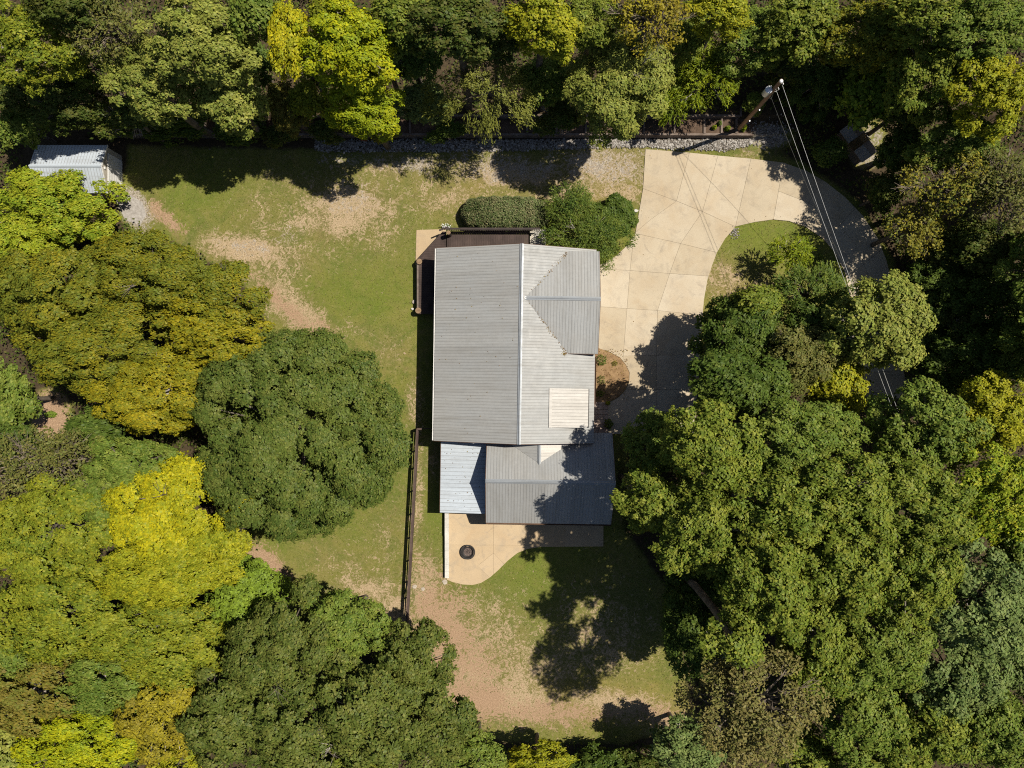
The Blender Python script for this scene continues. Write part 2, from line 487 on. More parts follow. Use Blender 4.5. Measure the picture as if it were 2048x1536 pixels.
def blobs(px, py, lst):
    r = np.zeros(px.shape)
    for (cx, cy, a, b, ang, s) in lst:
        t = math.radians(ang)
        dx = px - cx; dy = py - cy
        u = (dx * math.cos(t) + dy * math.sin(t)) / a
        v = (-dx * math.sin(t) + dy * math.cos(t)) / b
        r = np.maximum(r, s * np.exp(-0.62 * (u * u + v * v) ** 1.0))
    return r


def axis(lo, hi, step, far):
    core = np.arange(lo, hi + 1e-6, step)
    out = [hi + (far - hi) * (i / 8.0) ** 1.6 for i in range(1, 9)]
    outl = [lo - (far + lo) * (i / 8.0) ** 1.6 for i in range(8, 0, -1)]
    return np.concatenate([outl, core, out])


def make_ground():
    xs = axis(-46, 46, 0.36, 170)
    ys = axis(-36, 36, 0.36, 150)
    ys = np.unique(np.concatenate([ys, [WALL_Y + 0.10, WALL_Y + 0.13, WALL_Y + 1.40, WALL_Y + 1.56]]))
    X, Y = np.meshgrid(xs, ys)
    Z = ground_h(X, Y)
    nx, ny = len(xs), len(ys)
    V = np.stack([X, Y, Z], -1).reshape(-1, 3)
    i = np.arange(ny - 1)[:, None] * nx + np.arange(nx - 1)[None, :]
    Q = np.stack([i, i + 1, i + nx + 1, i + nx], -1).reshape(-1, 4)
    me = bpy.data.meshes.new('ground')
    me.vertices.add(len(V)); me.vertices.foreach_set('co', V.astype(np.float32).ravel())
    me.loops.add(len(Q) * 4); me.loops.foreach_set('vertex_index', Q.astype(np.int32).ravel())
    me.polygons.add(len(Q)); me.polygons.foreach_set('loop_start', (np.arange(len(Q)) * 4).astype(np.int32))
    me.polygons.foreach_set('use_smooth', np.ones(len(Q), bool))
    me.update(calc_edges=True)
    px = X.ravel() * F / H + 1024; py = 768 - Y.ravel() * F / H
    ins = in_poly(px, py, LAWN)
    d = poly_dist(px, py, LAWN)
    sd = np.where(ins, d, -d)
    wood = 1 - smooth(-25, 30, sd)
    wood = wood * (1 - np.clip(1.3 * np.maximum(blobs(px, py, BARE), blobs(px, py, GRAV)), 0, 1))
    data = np.stack([blobs(px, py, DRY), blobs(px, py, BARE), blobs(px, py, GRAV), wood], -1).astype(np.float32)
    at = me.attributes.new('cover', 'FLOAT_COLOR', 'POINT')
    at.data.foreach_set('color', data.ravel())
    at2 = me.attributes.new('cover_gold', 'FLOAT', 'POINT')
    at2.data.foreach_set('value', blobs(px, py, GOLD).astype(np.float32))
    at3 = me.attributes.new('cover_lush', 'FLOAT', 'POINT')
    at3.data.foreach_set('value', blobs(px, py, LUSH).astype(np.float32))
    t = NT('ground_cover')
    v = t.pos()
    a = t.new('ShaderNodeAttribute', attribute_name='cover')
    sep = t.new('ShaderNodeSeparateColor'); t.l(a.outputs['Color'], sep.inputs[0])
    dry, bare, grav, wood_ = sep.outputs[0], sep.outputs[1], sep.outputs[2], a.outputs['Alpha']
    gold = t.new('ShaderNodeAttribute', attribute_name='cover_gold').outputs['Fac']
    big = t.noise(v, 0.16, 4, 0.6, 0.5)
    mid = t.noise(v, 0.8, 5, 0.65, 0.6)
    fine = t.noise(v, 3.4, 5, 0.72)
    vfine = t.noise(v, 11.0, 4, 0.75)
    grass = t.ramp(big, [(0.30, (0.140, 0.158, 0.028)), (0.50, (0.195, 0.190, 0.042)), (0.72, (0.245, 0.210, 0.068))])
    pat = t.noise(v, 0.34, 5, 0.7, 1.2)
    grass = t.mix(t.ramp(pat, [(0.44, 0.0), (0.62, 0.85)]), grass, (0.105, 0.140, 0.024))
    pat2 = t.noise(v, 0.55, 6, 0.72, 2.0)
    grass = t.mix(t.ramp(pat2, [(0.52, 0.0), (0.68, 0.6)]), grass, (0.23, 0.17, 0.075))
    grass = t.mix(t.ramp(mid, [(0.46, 0.0), (0.70, 0.6)]), grass, (0.150, 0.178, 0.028))
    grass = t.mix(t.math('MULTIPLY', t.ramp(fine, [(0.50, 0.0), (0.72, 1.0)]), 0.6), grass, (0.32, 0.255, 0.125))
    lush = t.new('ShaderNodeAttribute', attribute_name='cover_lush').outputs['Fac']
    grass = t.mix(t.math('MULTIPLY', lush, t.ramp(mid, [(0.25, 0.35), (0.6, 0.95)])), grass, t.ramp(vfine, [(0.3, (0.095, 0.135, 0.018)), (0.7, (0.150, 0.190, 0.026))]))
    grass = t.mix(t.math('MULTIPLY', gold, 0.8), grass, (0.33, 0.245, 0.07))

    grass = t.mix(t.math('MULTIPLY', dry, 0.95, True), grass, t.ramp(fine, [(0.3, (0.105, 0.092, 0.038)), (0.6, (0.195, 0.160, 0.070)), (0.8, (0.30, 0.24, 0.13))]))

    def thr(mask, nz, lo, hi, gain=1.0):
        s = t.math('ADD', t.math('MULTIPLY', mask, gain), t.math('MULTIPLY', t.math('SUBTRACT', nz, 0.5), 1.45))
        return t.ramp(s, [(lo, 0.0), (hi, 1.0)])
    thread = t.noise(v, 2.1, 6, 0.74, 2.2)
    nz = t.math('ADD', t.math('MULTIPLY', thread, 1.5), t.math('MULTIPLY', mid, 0.7))
    nz = t.math('SUBTRACT', nz, 0.60)
    tan = t.ramp(vfine, [(0.25, (0.26, 0.175, 0.095)), (0.5, (0.40, 0.30, 0.185)), (0.78, (0.54, 0.43, 0.29))])
    c = t.mix(thr(dry, nz, 0.36, 0.62, 0.95), grass, tan)
    soil = t.ramp(vfine, [(0.25, (0.25, 0.155, 0.095)), (0.6, (0.39, 0.265, 0.170)), (0.8, (0.50, 0.37, 0.255))])
    c = t.mix(thr(bare, nz, 0.38, 0.66), c, soil)
    vor = t.new('ShaderNodeTexVoronoi'); vor.inputs['Scale'].default_value = 13.0; t.l(v, vor.inputs['Vector'])
    stones = t.ramp(vor.outputs['Color'], [(0.1, (0.20, 0.165, 0.13)), (0.5, (0.34, 0.295, 0.24)), (0.9, (0.48, 0.43, 0.365))])
    c = t.mix(thr(grav, nz, 0.40, 0.66), c, stones)
    litter = t.ramp(fine, [(0.3, (0.042, 0.031, 0.019)), (0.55, (0.075, 0.055, 0.032)), (0.8, (0.13, 0.092, 0.052))])
    wm = t.math('ADD', wood_, t.math('MULTIPLY', t.math('SUBTRACT', mid, 0.5), 0.5))
    c = t.mix(t.ramp(wm, [(0.40, 0.0), (0.62, 1.0)]), c, litter)
    c = t.mix(1.0, c, t.ramp(vfine, [(0.22, 0.72), (0.78, 1.22)]), 'MULTIPLY')
    t.col(c)
    t.bump(t.math('ADD', vfine, fine), 0.5, 0.05)
    me.materials.append(t.done(0.95, 0.15))
    o = bpy.data.objects.new('ground', me)
    C.objects.link(o)
    tag(o, kind='structure')
    return o


make_ground()


# ------------------------------------------------------------------ paving
def inset_loop(loop, d):
    n = len(loop)
    area = sum(loop[i][0] * loop[(i + 1) % n][1] - loop[(i + 1) % n][0] * loop[i][1] for i in range(n))
    if area < 0: loop = loop[::-1]
    out = []
    for i in range(n):
        p0 = Vector(loop[i - 1]); p1 = Vector(loop[i]); p2 = Vector(loop[(i + 1) % n])
        a = (p1 - p0); b = (p2 - p1)
        if a.length < 1e-6 or b.length < 1e-6: continue
        a.normalize(); b.normalize()
        na = Vector((-a.y, a.x)); nb = Vector((-b.y, b.x))
        m = na + nb
        if m.length < 0.2: m = na
        m = m.normalized()
        k = d / max(0.45, m.dot(na))
        out.append((p1.x + m.x * k, p1.y + m.y * k))
    return out


def prism(loop, z0, z1):
    n = len(loop)
    v = [(x, y, z1) for x, y in loop] + [(x, y, z0) for x, y in loop]
    f = [tuple(range(n))] + [(i, n + i, n + (i + 1) % n, (i + 1) % n) for i in range(n)]
    return v, f


def paving(name, outline_px, joints_px, z, mat, depth=0.12, gap=0.009):
    """an outlined field of concrete cut into separate slabs along its joints"""
    outline = [G2(x, y, z) for x, y in outline_px]
    verts = [Vector(p) for p in outline]
    n = len(verts)
    edges = [(i, (i + 1) % n) for i in range(n)]
    for line in joints_px:
        pts = [Vector(G2(x, y, z)) for x, y in line]
        pts[0] = pts[0] + (pts[0] - pts[1]).normalized() * 0.25
        pts[-1] = pts[-1] + (pts[-1] - pts[-2]).normalized() * 0.25
        k = len(verts)
        verts += pts
        edges += [(k + i, k + i + 1) for i in range(len(pts) - 1)]
    r = delaunay_2d_cdt(verts, edges, [], 0, 1e-4)
    V, E, Fc, oE = r[0], r[1], r[2], r[4]
    hard = {tuple(sorted(e)) for e, o in zip(E, oE) if len(o)}
    keep = []
    for f in Fc:
        c = sum((V[i] for i in f), Vector((0, 0))) / len(f)
        if in_poly(np.array([c.x]), np.array([c.y]), outline)[0]: keep.append(f)
    by_edge = {}
    for fi, f in enumerate(keep):
        for i in range(len(f)):
            by_edge.setdefault(tuple(sorted((f[i], f[(i + 1) % len(f)]))), []).append(fi)
    seen = set(); groups = []
    for s in range(len(keep)):
        if s in seen: continue
        st = [s]; seen.add(s); grp = []
        while st:
            fi = st.pop(); grp.append(fi)
            f = keep[fi]
            for i in range(len(f)):
                e = tuple(sorted((f[i], f[(i + 1) % len(f)])))
                if e in hard: continue
                for q in by_edge[e]:
                    if q not in seen: seen.add(q); st.append(q)
        groups.append(grp)
    root = mesh_obj(name, *prism(inset_loop(outline, 0.02), z - depth, z - 0.018), M['joint'])
    tag(root, kind='structure')
    for grp in groups:
        cnt = {}
        for fi in grp:
            f = keep[fi]
            for i in range(len(f)):
                e = (f[i], f[(i + 1) % len(f)])
                cnt[e] = 1
        nxt = {a: b for (a, b) in cnt if (b, a) not in cnt}
        if len(nxt) < 3: continue
        s = next(iter(nxt)); loop = [s]; c = nxt[s]
        while c != s and c in nxt and len(loop) < 500:
            loop.append(c); c = nxt[c]
        pts = [(V[i].x, V[i].y) for i in loop]
        a = abs(sum(pts[i][0] * pts[(i + 1) % len(pts)][1] - pts[(i + 1) % len(pts)][0] * pts[i][1] for i in range(len(pts)))) / 2
        if a < 0.15: continue
        mesh_obj('slab', *prism(inset_loop(pts, gap), z - depth, z + random.uniform(-0.003, 0.003)), mat, root)
    return root


def flat_bed(name, loop_px, z, mat, kind='structure', depth=0.2):
    o = mesh_obj(name, *prism([G2(x, y, z) for x, y in loop_px], z - depth, z), mat)
    return tag(o, kind=kind)


DRIVE = [(1291, 298), (1379, 305), (1436, 311), (1502, 317), (1567, 325), (1612, 341), (1652, 364), (1690, 394), (1725, 430), (1755, 475), (1773, 520),
         (1783, 560), (1792, 620), (1800, 680), (1808, 740), (1814, 800), (1770, 790), (1722, 775), (1718, 740), (1712, 690), (1707, 640), (1700, 590), (1690, 545),
         (1670, 505), (1645, 476), (1610, 453), (1578, 442), (1547, 439), (1510, 444), (1471, 453), (1450, 478), (1434, 505), (1423, 535), (1415, 560),
         (1408, 600), (1404, 650), (1400, 720), (1394, 800), (1390, 868), (1216, 868), (1216, 806), (1235, 796), (1250, 781), (1258, 765), (1259, 745),
         (1252, 730), (1240, 715), (1215, 702), (1190, 695), (1182, 690), (1182, 536), (1204, 528), (1232, 512), (1255, 490), (1271, 466), (1277, 430), (1286, 377)]
DJ = [[(1286, 377), (1353, 402), (1405, 423), (1470, 453)], [(1379, 305), (1353, 402)], [(1436, 311), (1405, 423)], [(1502, 317), (1471, 453)],
      [(1567, 325), (1547, 439)], [(1559, 383), (1616, 405), (1670, 440), (1712, 490), (1738, 555), (1750, 620), (1757, 700)], [(1644, 358), (1595, 447)],
      [(1712, 415), (1651, 482)], [(1765, 498), (1694, 556)], [(1783, 560), (1733, 575), (1697, 585)], [(1796, 650), (1708, 660)], [(1808, 740), (1718, 746)],
      [(1272, 464), (1300, 440), (1353, 402)], [(1272, 467), (1361, 487), (1434, 505)], [(1405, 423), (1361, 487), (1340, 545), (1315, 621), (1313, 712)],
      [(1268, 470), (1260, 541), (1254, 617), (1246, 718)], [(1182, 537), (1260, 541), (1340, 547), (1417, 552)], [(1182, 612), (1254, 617), (1315, 621), (1405, 630)],
      [(1248, 712), (1340, 710), (1402, 710)], [(1256, 779), (1320, 779), (1396, 780)], [(1313, 712), (1313, 866)]]
paving('driveway', DRIVE, DJ, 0.06, M['concrete'])

PATIO = [(893, 1008), (893, 1159), (905, 1164), (925, 1169), (945, 1170), (962, 1166), (980, 1155), (997, 1140), (1015, 1122), (1035, 1106), (1055, 1098),
         (1080, 1094), (1207, 1093), (1207, 1008)]
paving('patio', PATIO, [[(987, 1008), (987, 1152)], [(893, 1090), (987, 1090), (1080, 1091)], [(1060, 1008), (1060, 1097)], [(1130, 1008), (1130, 1094)],
                        [(955, 1132), (979, 1155)], [(955, 1132), (987, 1106), (1008, 1128)]], 0.06, M['patio'], gap=0.006)
flat_bed('concrete_pad', [(833, 460), (892, 458), (895, 505), (868, 540), (831, 530)], 0.05, M['patio'])
flat_bed('concrete_landing', [(1060, 459), (1092, 459), (1092, 500), (1060, 500)], 0.45, M['pad_grey'], depth=0.5)
walk = flat_bed('front_walk', [(1185, 799), (1216, 799), (1216, 868), (1185, 868)], 0.05, M['joint'])
for r in range(7):
    for c in range(3):
        x0 = 1186 + c * 10 + 0.4; y0 = 800 + r * 9.6 + 0.4
        mesh_obj('paver', *prism([G2(x, y, 0.08) for x, y in ((x0, y0), (x0, y0 + 8.8), (x0 + 9.2, y0 + 8.8), (x0 + 9.2, y0))], 0.0, 0.075 + random.uniform(0, 0.008)), M['brick'], walk)
flat_bed('mulch_bed', [(1180, 690), (1215, 702.5), (1240, 715.5), (1251.5, 730), (1258.5, 745), (1257.5, 765), (1249.5, 780.5), (1234.5, 795.5), (1216, 804), (1180, 804)], 0.10, M['straw'])
flat_bed('gravel_apron', [(232, 400), (262, 390), (285, 405), (292, 430), (280, 450), (250, 440)], 0.03, M['gravel'])

# ------------------------------------------------------------------ timber retaining wall with planting beds
wall = empty('retaining_wall', (G(1380, 277).x, WALL_Y, 0))
tag(wall, 'long low timber retaining wall with cross ties above the stone strip', 'wall')


def timber(a, b, w=0.17, h=0.145, name='timber', parent=None, mat=None):
    a = Vector(a); b = Vector(b)
    base = parent.location if parent else Vector()
    return MB().beam(a - base, b - base, w, h).build(name, mat or M['timber'], parent)


xa = WALL_X0
step = 2.44
ni = int((WALL_X1 - WALL_X0) / step)
for c in range(4):
    x = WALL_X0 + (0.0 if c % 2 == 0 else -1.1)
    while x < WALL_X1 - 0.3:
        x1 = min(x + step, WALL_X1)
        j = random.uniform(-0.012, 0.012)
        timber((max(x, WALL_X0 - 0.6), WALL_Y + 0.10 + j + c * 0.012, 0.075 + c * 0.152), (x1 - 0.015, WALL_Y + 0.10 + j + c * 0.012, 0.075 + c * 0.152), parent=wall)
        x += step
# the end of the front wall curves back
px_end = [(1503, 272, ), (1513, 262), (1517, 250)]
for c in range(3):
    for i in range(2):
        a = G(*px_end[i], 0.3); b = G(*px_end[i + 1], 0.3)
        timber((a.x, a.y, 0.075 + c * 0.152), (b.x, b.y, 0.075 + c * 0.152), parent=wall)
for k in range(24):                      # cross ties
    xp = [1468, 1439, 1405, 1346, 1285, 1228][k] if k < 6 else 1228 - (k - 5) * 58
    if xp < 380: break
    X = G(xp, 0).x
    timber((X, WALL_Y + 0.20, 0.575), (X, WALL_Y + 1.42, 0.60), parent=wall)
x = G(560, 0).x
while x < G(1474, 0).x - 0.4:            # upper tier
    x1 = min(x + step, G(1474, 0).x)
    for c in range(3):
        timber((x, WALL_Y + 1.50 + c * 0.01, 0.58 + c * 0.152), (x1 - 0.015, WALL_Y + 1.50 + c * 0.01, 0.58 + c * 0.152), parent=wall)
    x = x1
timber((G(1474, 0).x, WALL_Y + 1.45, 0.92), (G(1474, 0).x, WALL_Y + 2.2, 0.94), parent=wall)
flat = mesh_obj('planting_bed', *prism([(G(470, 0).x, WALL_Y + 0.19), (WALL_X1 + 0.1, WALL_Y + 0.19), (WALL_X1 + 0.4, WALL_Y + 0.9), (WALL_X1 - 0.5, WALL_Y + 1.42), (G(470, 0).x, WALL_Y + 1.42)], 0.2, 0.53), M['mulch'])
tag(flat, kind='structure')


def stones_mesh(name, pts, sizes, mat, parent=None):
    bm = bmesh.new()
    bmesh.ops.create_icosphere(bm, subdivisions=1, radius=1.0)
    bv = np.array([v.co[:] for v in bm.verts]); bf = np.array([[v.index for v in f.verts] for f in bm.faces]); bm.free()
    n = len(pts)
    sc = sizes[:, None] * RNG.uniform(0.6, 1.25, (n, 3)) * np.array([1, 1, 0.7])
    ang = RNG.uniform(0, 6.28, n); ca, sa = np.cos(ang), np.sin(ang)
    P = bv[None] * sc[:, None, :] * RNG.uniform(0.82, 1.15, (n, len(bv), 1))
    Pr = np.stack([P[..., 0] * ca[:, None] - P[..., 1] * sa[:, None], P[..., 0] * sa[:, None] + P[..., 1] * ca[:, None], P[..., 2]], -1) + pts[:, None, :]
    Fc = (bf[None] + (np.arange(n) * len(bv))[:, None, None]).reshape(-1, 3)
    me = bpy.data.meshes.new(name)
    V = Pr.reshape(-1, 3)
    me.vertices.add(len(V)); me.vertices.foreach_set('co', V.astype(np.float32).ravel())
    me.loops.add(len(Fc) * 3); me.loops.foreach_set('vertex_index', Fc.astype(np.int32).ravel())
    me.polygons.add(len(Fc)); me.polygons.foreach_set('loop_start', (np.arange(len(Fc)) * 3).astype(np.int32))
    me.update(calc_edges=True)
    me.materials.append(mat)
    return link(name, me, parent)


# strip of loose stones at the foot of the wall
n = 5200
sx = RNG.uniform(630, 1512, n)
lo = np.interp(sx, [630, 700, 1000, 1200, 1300, 1350, 1450, 1500, 1512], [302, 304, 303, 296, 294, 299, 302, 290, 276])
sy = 279.5 + (lo - 279.5) * RNG.beta(1.0, 1.15, n) + RNG.normal(0, 1.2, n)
sp = np.stack([(sx - 1024) * H / F, (768 - sy) * H / F, np.full(n, 0.03)], -1)
sp[:, 1] = np.minimum(sp[:, 1], WALL_Y - 0.06)
tag(stones_mesh('gravel_strip', sp, RNG.uniform(0.055, 0.125, n), M['stones']), 'strip of loose pale stones along the foot of the timber wall', 'stones', kind='stuff')
n = 420
sp = np.stack([(RNG.normal(1535, 22, n) - 1024) * H / F, (768 - RNG.normal(268, 12, n)) * H / F, np.full(n, 0.25)], -1)
sp[:, 2] = ground_h(sp[:, 0], sp[:, 1]) + 0.02
tag(stones_mesh('scattered_stones', sp, RNG.uniform(0.05, 0.12, n), M['stones']), 'loose pale stones scattered past the end of the timber wall', 'stones', kind='stuff')
n = 70
sp = np.stack([(RNG.normal(1469, 5, n) - 1024) * H / F, (768 - RNG.normal(465, 6, n)) * H / F, np.full(n, 0.02)], -1)
tag(stones_mesh('kerb_stones', sp, RNG.uniform(0.03, 0.08, n), M['stones']), 'small heap of pale stones on the island lawn beside the driveway', 'stones', kind='stuff')


# ------------------------------------------------------------------ house
house = empty('house', (0, 0, 0), -0.0148)
tag(house, 'rambling house with grey ribbed metal roofs, cross gable and white dormer', 'house')


def rib_profile(width, ribs, h=0.013, b=0.024, t=0.011, lap=0.0):
    """points across one roof sheet: flats with raised ribs, the last rib laps the next sheet"""
    p = []
    s = width / ribs
    for i in range(ribs):
        c = s * (i + 0.5)
        hh = h * (1.35 if i == ribs - 1 else 1.0)
        p += [(c - s / 2, 0), (c - b, 0), (c - t, hh), (c + t, hh), (c + b, 0)]
    p.append((width, 0))
    q = [p[0]]
    for a in p[1:]:
        if a[0] - q[-1][0] > 1e-4: q.append(a)
    return q


def roof_plane(root, o, u, v, width, length, mat, panel_w=0.914, ribs=4, clip=None, thick=0.03, shade_grime_both=False):
    """sheets side by side along u, each running up the slope along v, under one roof part"""
    o = Vector(o); u = Vector(u).normalized(); v = Vector(v).normalized()
    nrm = u.cross(v).normalized()
    if nrm.z < 0: nrm = -nrm
    x = 0.0
    while x < width - 0.02:
        w = min(panel_w, width - x)
        k = max(1, round(ribs * w / panel_w))
        prof = rib_profile(w, k)
        lift = 0.002 * (int(x / panel_w) % 2)
        vs_ = []
        for (a, h_) in prof: vs_.append(o + u * (x + a) + nrm * (h_ + lift))
        for (a, h_) in prof: vs_.append(o + u * (x + a) + nrm * (h_ + lift) + v * length)
        m = len(prof)
        for (a, h_) in ((0, -thick), (w, -thick)): vs_.append(o + u * (x + a) + nrm * h_)
        for (a, h_) in ((0, -thick), (w, -thick)): vs_.append(o + u * (x + a) + nrm * h_ + v * length)
        fs_ = [(i, i + 1, m + i + 1, m + i) for i in range(m - 1)]
        B = 2 * m
        fs_ += [(B, B + 2, B + 3, B + 1), (0, m, B + 2, B), (m - 1, B + 1, B + 3, 2 * m - 1)]
        fs_ += [tuple([B, B + 1] + list(range(m - 1, -1, -1))), tuple([B + 3, B + 2] + list(range(m, 2 * m)))]
        if clip:
            bm = bmesh.new()
            bvv = [bm.verts.new(p) for p in vs_]
            for f in fs_: bm.faces.new([bvv[i] for i in f])
            for (co, no) in clip:
                bmesh.ops.bisect_plane(bm, geom=bm.verts[:] + bm.edges[:] + bm.faces[:], plane_co=co, plane_no=no, clear_outer=True)
            if len(bm.faces):
                me = bpy.data.meshes.new('panel'); bm.to_mesh(me); me.materials.append(mat)
                link('panel', me, root)
            bm.free()
        else:
            po = mesh_obj('panel', vs_, fs_, mat, root)
            po.data.materials.append(M['rib_shade_grime'])       # rib shadow lines and grime, painted as a darker colour
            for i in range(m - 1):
                if abs(prof[i][1] - prof[i + 1][1]) > 0.005 and (prof[i][1] > prof[i + 1][1] or shade_grime_both): po.data.polygons[i].material_index = 1
        x += w


def roof_part(name, parent=house, label=None):
    e = empty(name); e.parent = parent
    if label: e['label'] = label
    return e


def ridge_cap(a, b, wl, wr, root, mat, drop_l, drop_r, up=0.05):
    """folded ridge flashing: two flanges and a raised round bead; wl/wr flange widths to either side, drops in z"""
    a = Vector(a); b = Vector(b)
    d = (b - a).normalized()
    s = Vector((d.y, -d.x, 0)).normalized()
    prof = [(-wl, up - drop_l), (-0.05, up - drop_l * 0.05 / wl), (-0.035, up + 0.03), (0.0, up + 0.045), (0.035, up + 0.03), (0.05, up - drop_r * 0.05 / wr), (wr, up - drop_r)]
    vs_ = []
    for p in (a, b):
        for (x, z) in prof: vs_.append(p + s * x + Vector((0, 0, z)))
        for (x, z) in ((wr, up - drop_r - 0.03), (-wl, up - drop_l - 0.03)): vs_.append(p + s * x + Vector((0, 0, z)))
    m = len(prof) + 2
    fs_ = [(i, m + i, m + (i + 1) % m, (i + 1) % m) for i in range(m)] + [tuple(range(m)), tuple(range(2 * m - 1, m - 1, -1))]
    return mesh_obj('ridge_cap', vs_, fs_, mat, root)


# --- main block
RX, RZ = 0.586, 5.40
EL, ELZ = -5.98, 3.22
ER, ERZ = 6.33, 3.48
Y0, Y1 = -4.46, 10.40
sl = (RZ - ELZ) / (RX - EL); sr = (RZ - ERZ) / (ER - RX)
main = roof_part('roof', label='large grey ribbed gable roof with pale ridge cap')
roof_plane(main, (EL, Y0, ELZ), (0, 1, 0), (RX - EL, 0, RZ - ELZ), Y1 - Y0, math.hypot(RX - EL, RZ - ELZ), M['roof'])
roof_plane(main, (ER, Y0, ERZ), (0, 1, 0), (RX - ER, 0, RZ - ERZ), Y1 - Y0, math.hypot(ER - RX, RZ - ERZ), M['roof'])
ridge_cap((RX, Y0 - 0.01, RZ), (RX, Y1 + 0.01, RZ), 0.15, 0.13, main, M['ridge'], 0.15 * sl, 0.13 * sr)
for (ya, yb, nm) in ((Y0 - 0.03, Y0 + 0.02, 'rake_trim'), (Y1 - 0.02, Y1 + 0.03, 'rake_trim')):
    y = (ya + yb) / 2
    MB().beam((EL, y, ELZ - 0.10), (RX, y, RZ - 0.10), 0.05, 0.18).build(nm, M['trim_brown'], main)
    MB().beam((ER, y, ERZ - 0.10), (RX, y, RZ - 0.10), 0.05, 0.18).build(nm, M['trim_brown'], main)


def gutter(a, b, root, side, gmat=None):
    """open trough hung along an eave; side is +1 / -1 for the outward x or y direction"""
    a = Vector(a); b = Vector(b); d = (b - a).normalized(); s = Vector((d.y, -d.x, 0)) * side
    prof = [(0.0, 0.0), (0.0, -0.10), (0.10, -0.10), (0.12, 0.0), (0.105, 0.0), (0.09, -0.085), (0.015, -0.085), (0.015, 0.0)]
    vs_ = [p + s * x + Vector((0, 0, z)) for p in (a, b) for x, z in prof]
    m = len(prof)
    fs_ = [(i, m + i, m + (i + 1) % m, (i + 1) % m) for i in range(m)] + [tuple(range(m)), tuple(range(2 * m - 1, m - 1, -1))]
    return mesh_obj('gutter', vs_, fs_, gmat or M['white'], root)


gutter((EL, Y0 + 0.02, ELZ - 0.02), (EL, Y1 - 0.02, ELZ - 0.02), main, -1)
MB().beam((EL + 0.03, Y0 + 0.05, ELZ - 0.13), (EL + 0.03, Y1 - 0.05, ELZ - 0.13), 0.04, 0.16).build('fascia', M['trim_brown'], main)
gutter((ER, Y0 + 3.0, ERZ - 0.02), (ER, 2.2, ERZ - 0.02), main, 1, M['trim_brown'])

# --- cross gable over the garage
CRZ, CEZ = 5.31, 4.20
CY = 6.42; CYB, CYT = 2.38, 10.14
CXE = 6.47
cross = roof_part('garage_roof', label='grey ribbed cross gable roof facing the driveway')
x0 = RX + 0.28
roof_plane(cross, (x0, CYB, CEZ), (1, 0, 0), (0, CY - CYB, CRZ - CEZ), CXE - x0, math.hypot(CY - CYB, CRZ - CEZ), M['roof_y'])
roof_plane(cross, (x0, CYT, CEZ), (1, 0, 0), (0, CY - CYT, CRZ - CEZ), CXE - x0, math.hypot(CYT - CY, CRZ - CEZ), M['roof_y'])
ridge_cap((RX + 0.30, CY, CRZ), (CXE + 0.02, CY, CRZ), 0.15, 0.15, cross, M['ridge'], 0.15 * (CRZ - CEZ) / (CYT - CY), 0.15 * (CRZ - CEZ) / (CY - CYB))
MB().lathe([(0.02, 0.09), (0.10, 0.06), (0.13, 0.0)], 12, (RX + 0.30, CY, CRZ)).build('ridge_boot', M['white'], cross)
MB().beam((3.6, CYB - 0.02, CEZ - 0.09), (CXE, CYB - 0.02, CEZ - 0.09), 0.05, 0.16).build('fascia', M['trim_brown'], cross)
for yy in (CYB, CYT):
    MB().beam((CXE + 0.015, yy, CEZ - 0.10), (CXE + 0.015, CY, CRZ - 0.10), 0.04, 0.17).build('rake_trim', M['trim_brown'], cross)

# --- shed dormer with white sheets
dorm = roof_part('dormer')
dorm['label'] = 'shed dormer with bright white ribbed roof'
DX0, DX1, DY0, DY1 = 2.86, 5.78, -3.22, -0.28
dz1 = 4.44; dz0 = RZ - (DX0 - RX) * sr + 0.03
roof_plane(dorm, (DX1, DY0, dz1), (0, 1, 0), (DX0 - DX1, 0, dz0 - dz1), DY1 - DY0, math.hypot(DX1 - DX0, dz0 - dz1), M['roof_white'], panel_w=0.98, ribs=4)
MB().beam((DX0 + 0.05, DY0 - 0.01, dz0 + 0.055), (DX0 + 0.05, DY1 + 0.01, dz0 + 0.055), 0.20, 0.025).build('head_flashing', M['roof_white'], dorm)
m = MB()
wx = DX1 - 0.16
m.add([(DX0 + 0.4, DY0 + 0.14, 3.6), (wx, DY0 + 0.14, 3.4), (wx, DY0 + 0.14, dz1 - 0.01), (DX0 + 0.4, DY0 + 0.14, dz0 - 0.05),
       (DX0 + 0.4, DY1 - 0.14, 3.6), (wx, DY1 - 0.14, 3.4), (wx, DY1 - 0.14, dz1 - 0.01), (DX0 + 0.4, DY1 - 0.14, dz0 - 0.05)],
      [(0, 1, 2, 3), (7, 6, 5, 4), (1, 5, 6, 2), (0, 3, 7, 4), (3, 2, 6, 7), (0, 4, 5, 1)])
m.build('dormer_wall', M['log'], dorm)
for yy in (-2.5, -1.4):
    MB().box(wx + 0.005, wx + 0.05, yy, yy + 0.75, 3.78, 4.30).build('window', M['white'], dorm)
    MB().box(wx + 0.045, wx + 0.056, yy + 0.06, yy + 0.69, 3.84, 4.24).build('window_pane', M['glass'], dorm)
MB().box(DX1 + 0.002, DX1 + 0.06, DY0, DY1, dz1 - 0.10, dz1 - 0.02).build('gutter', M['black'], dorm)

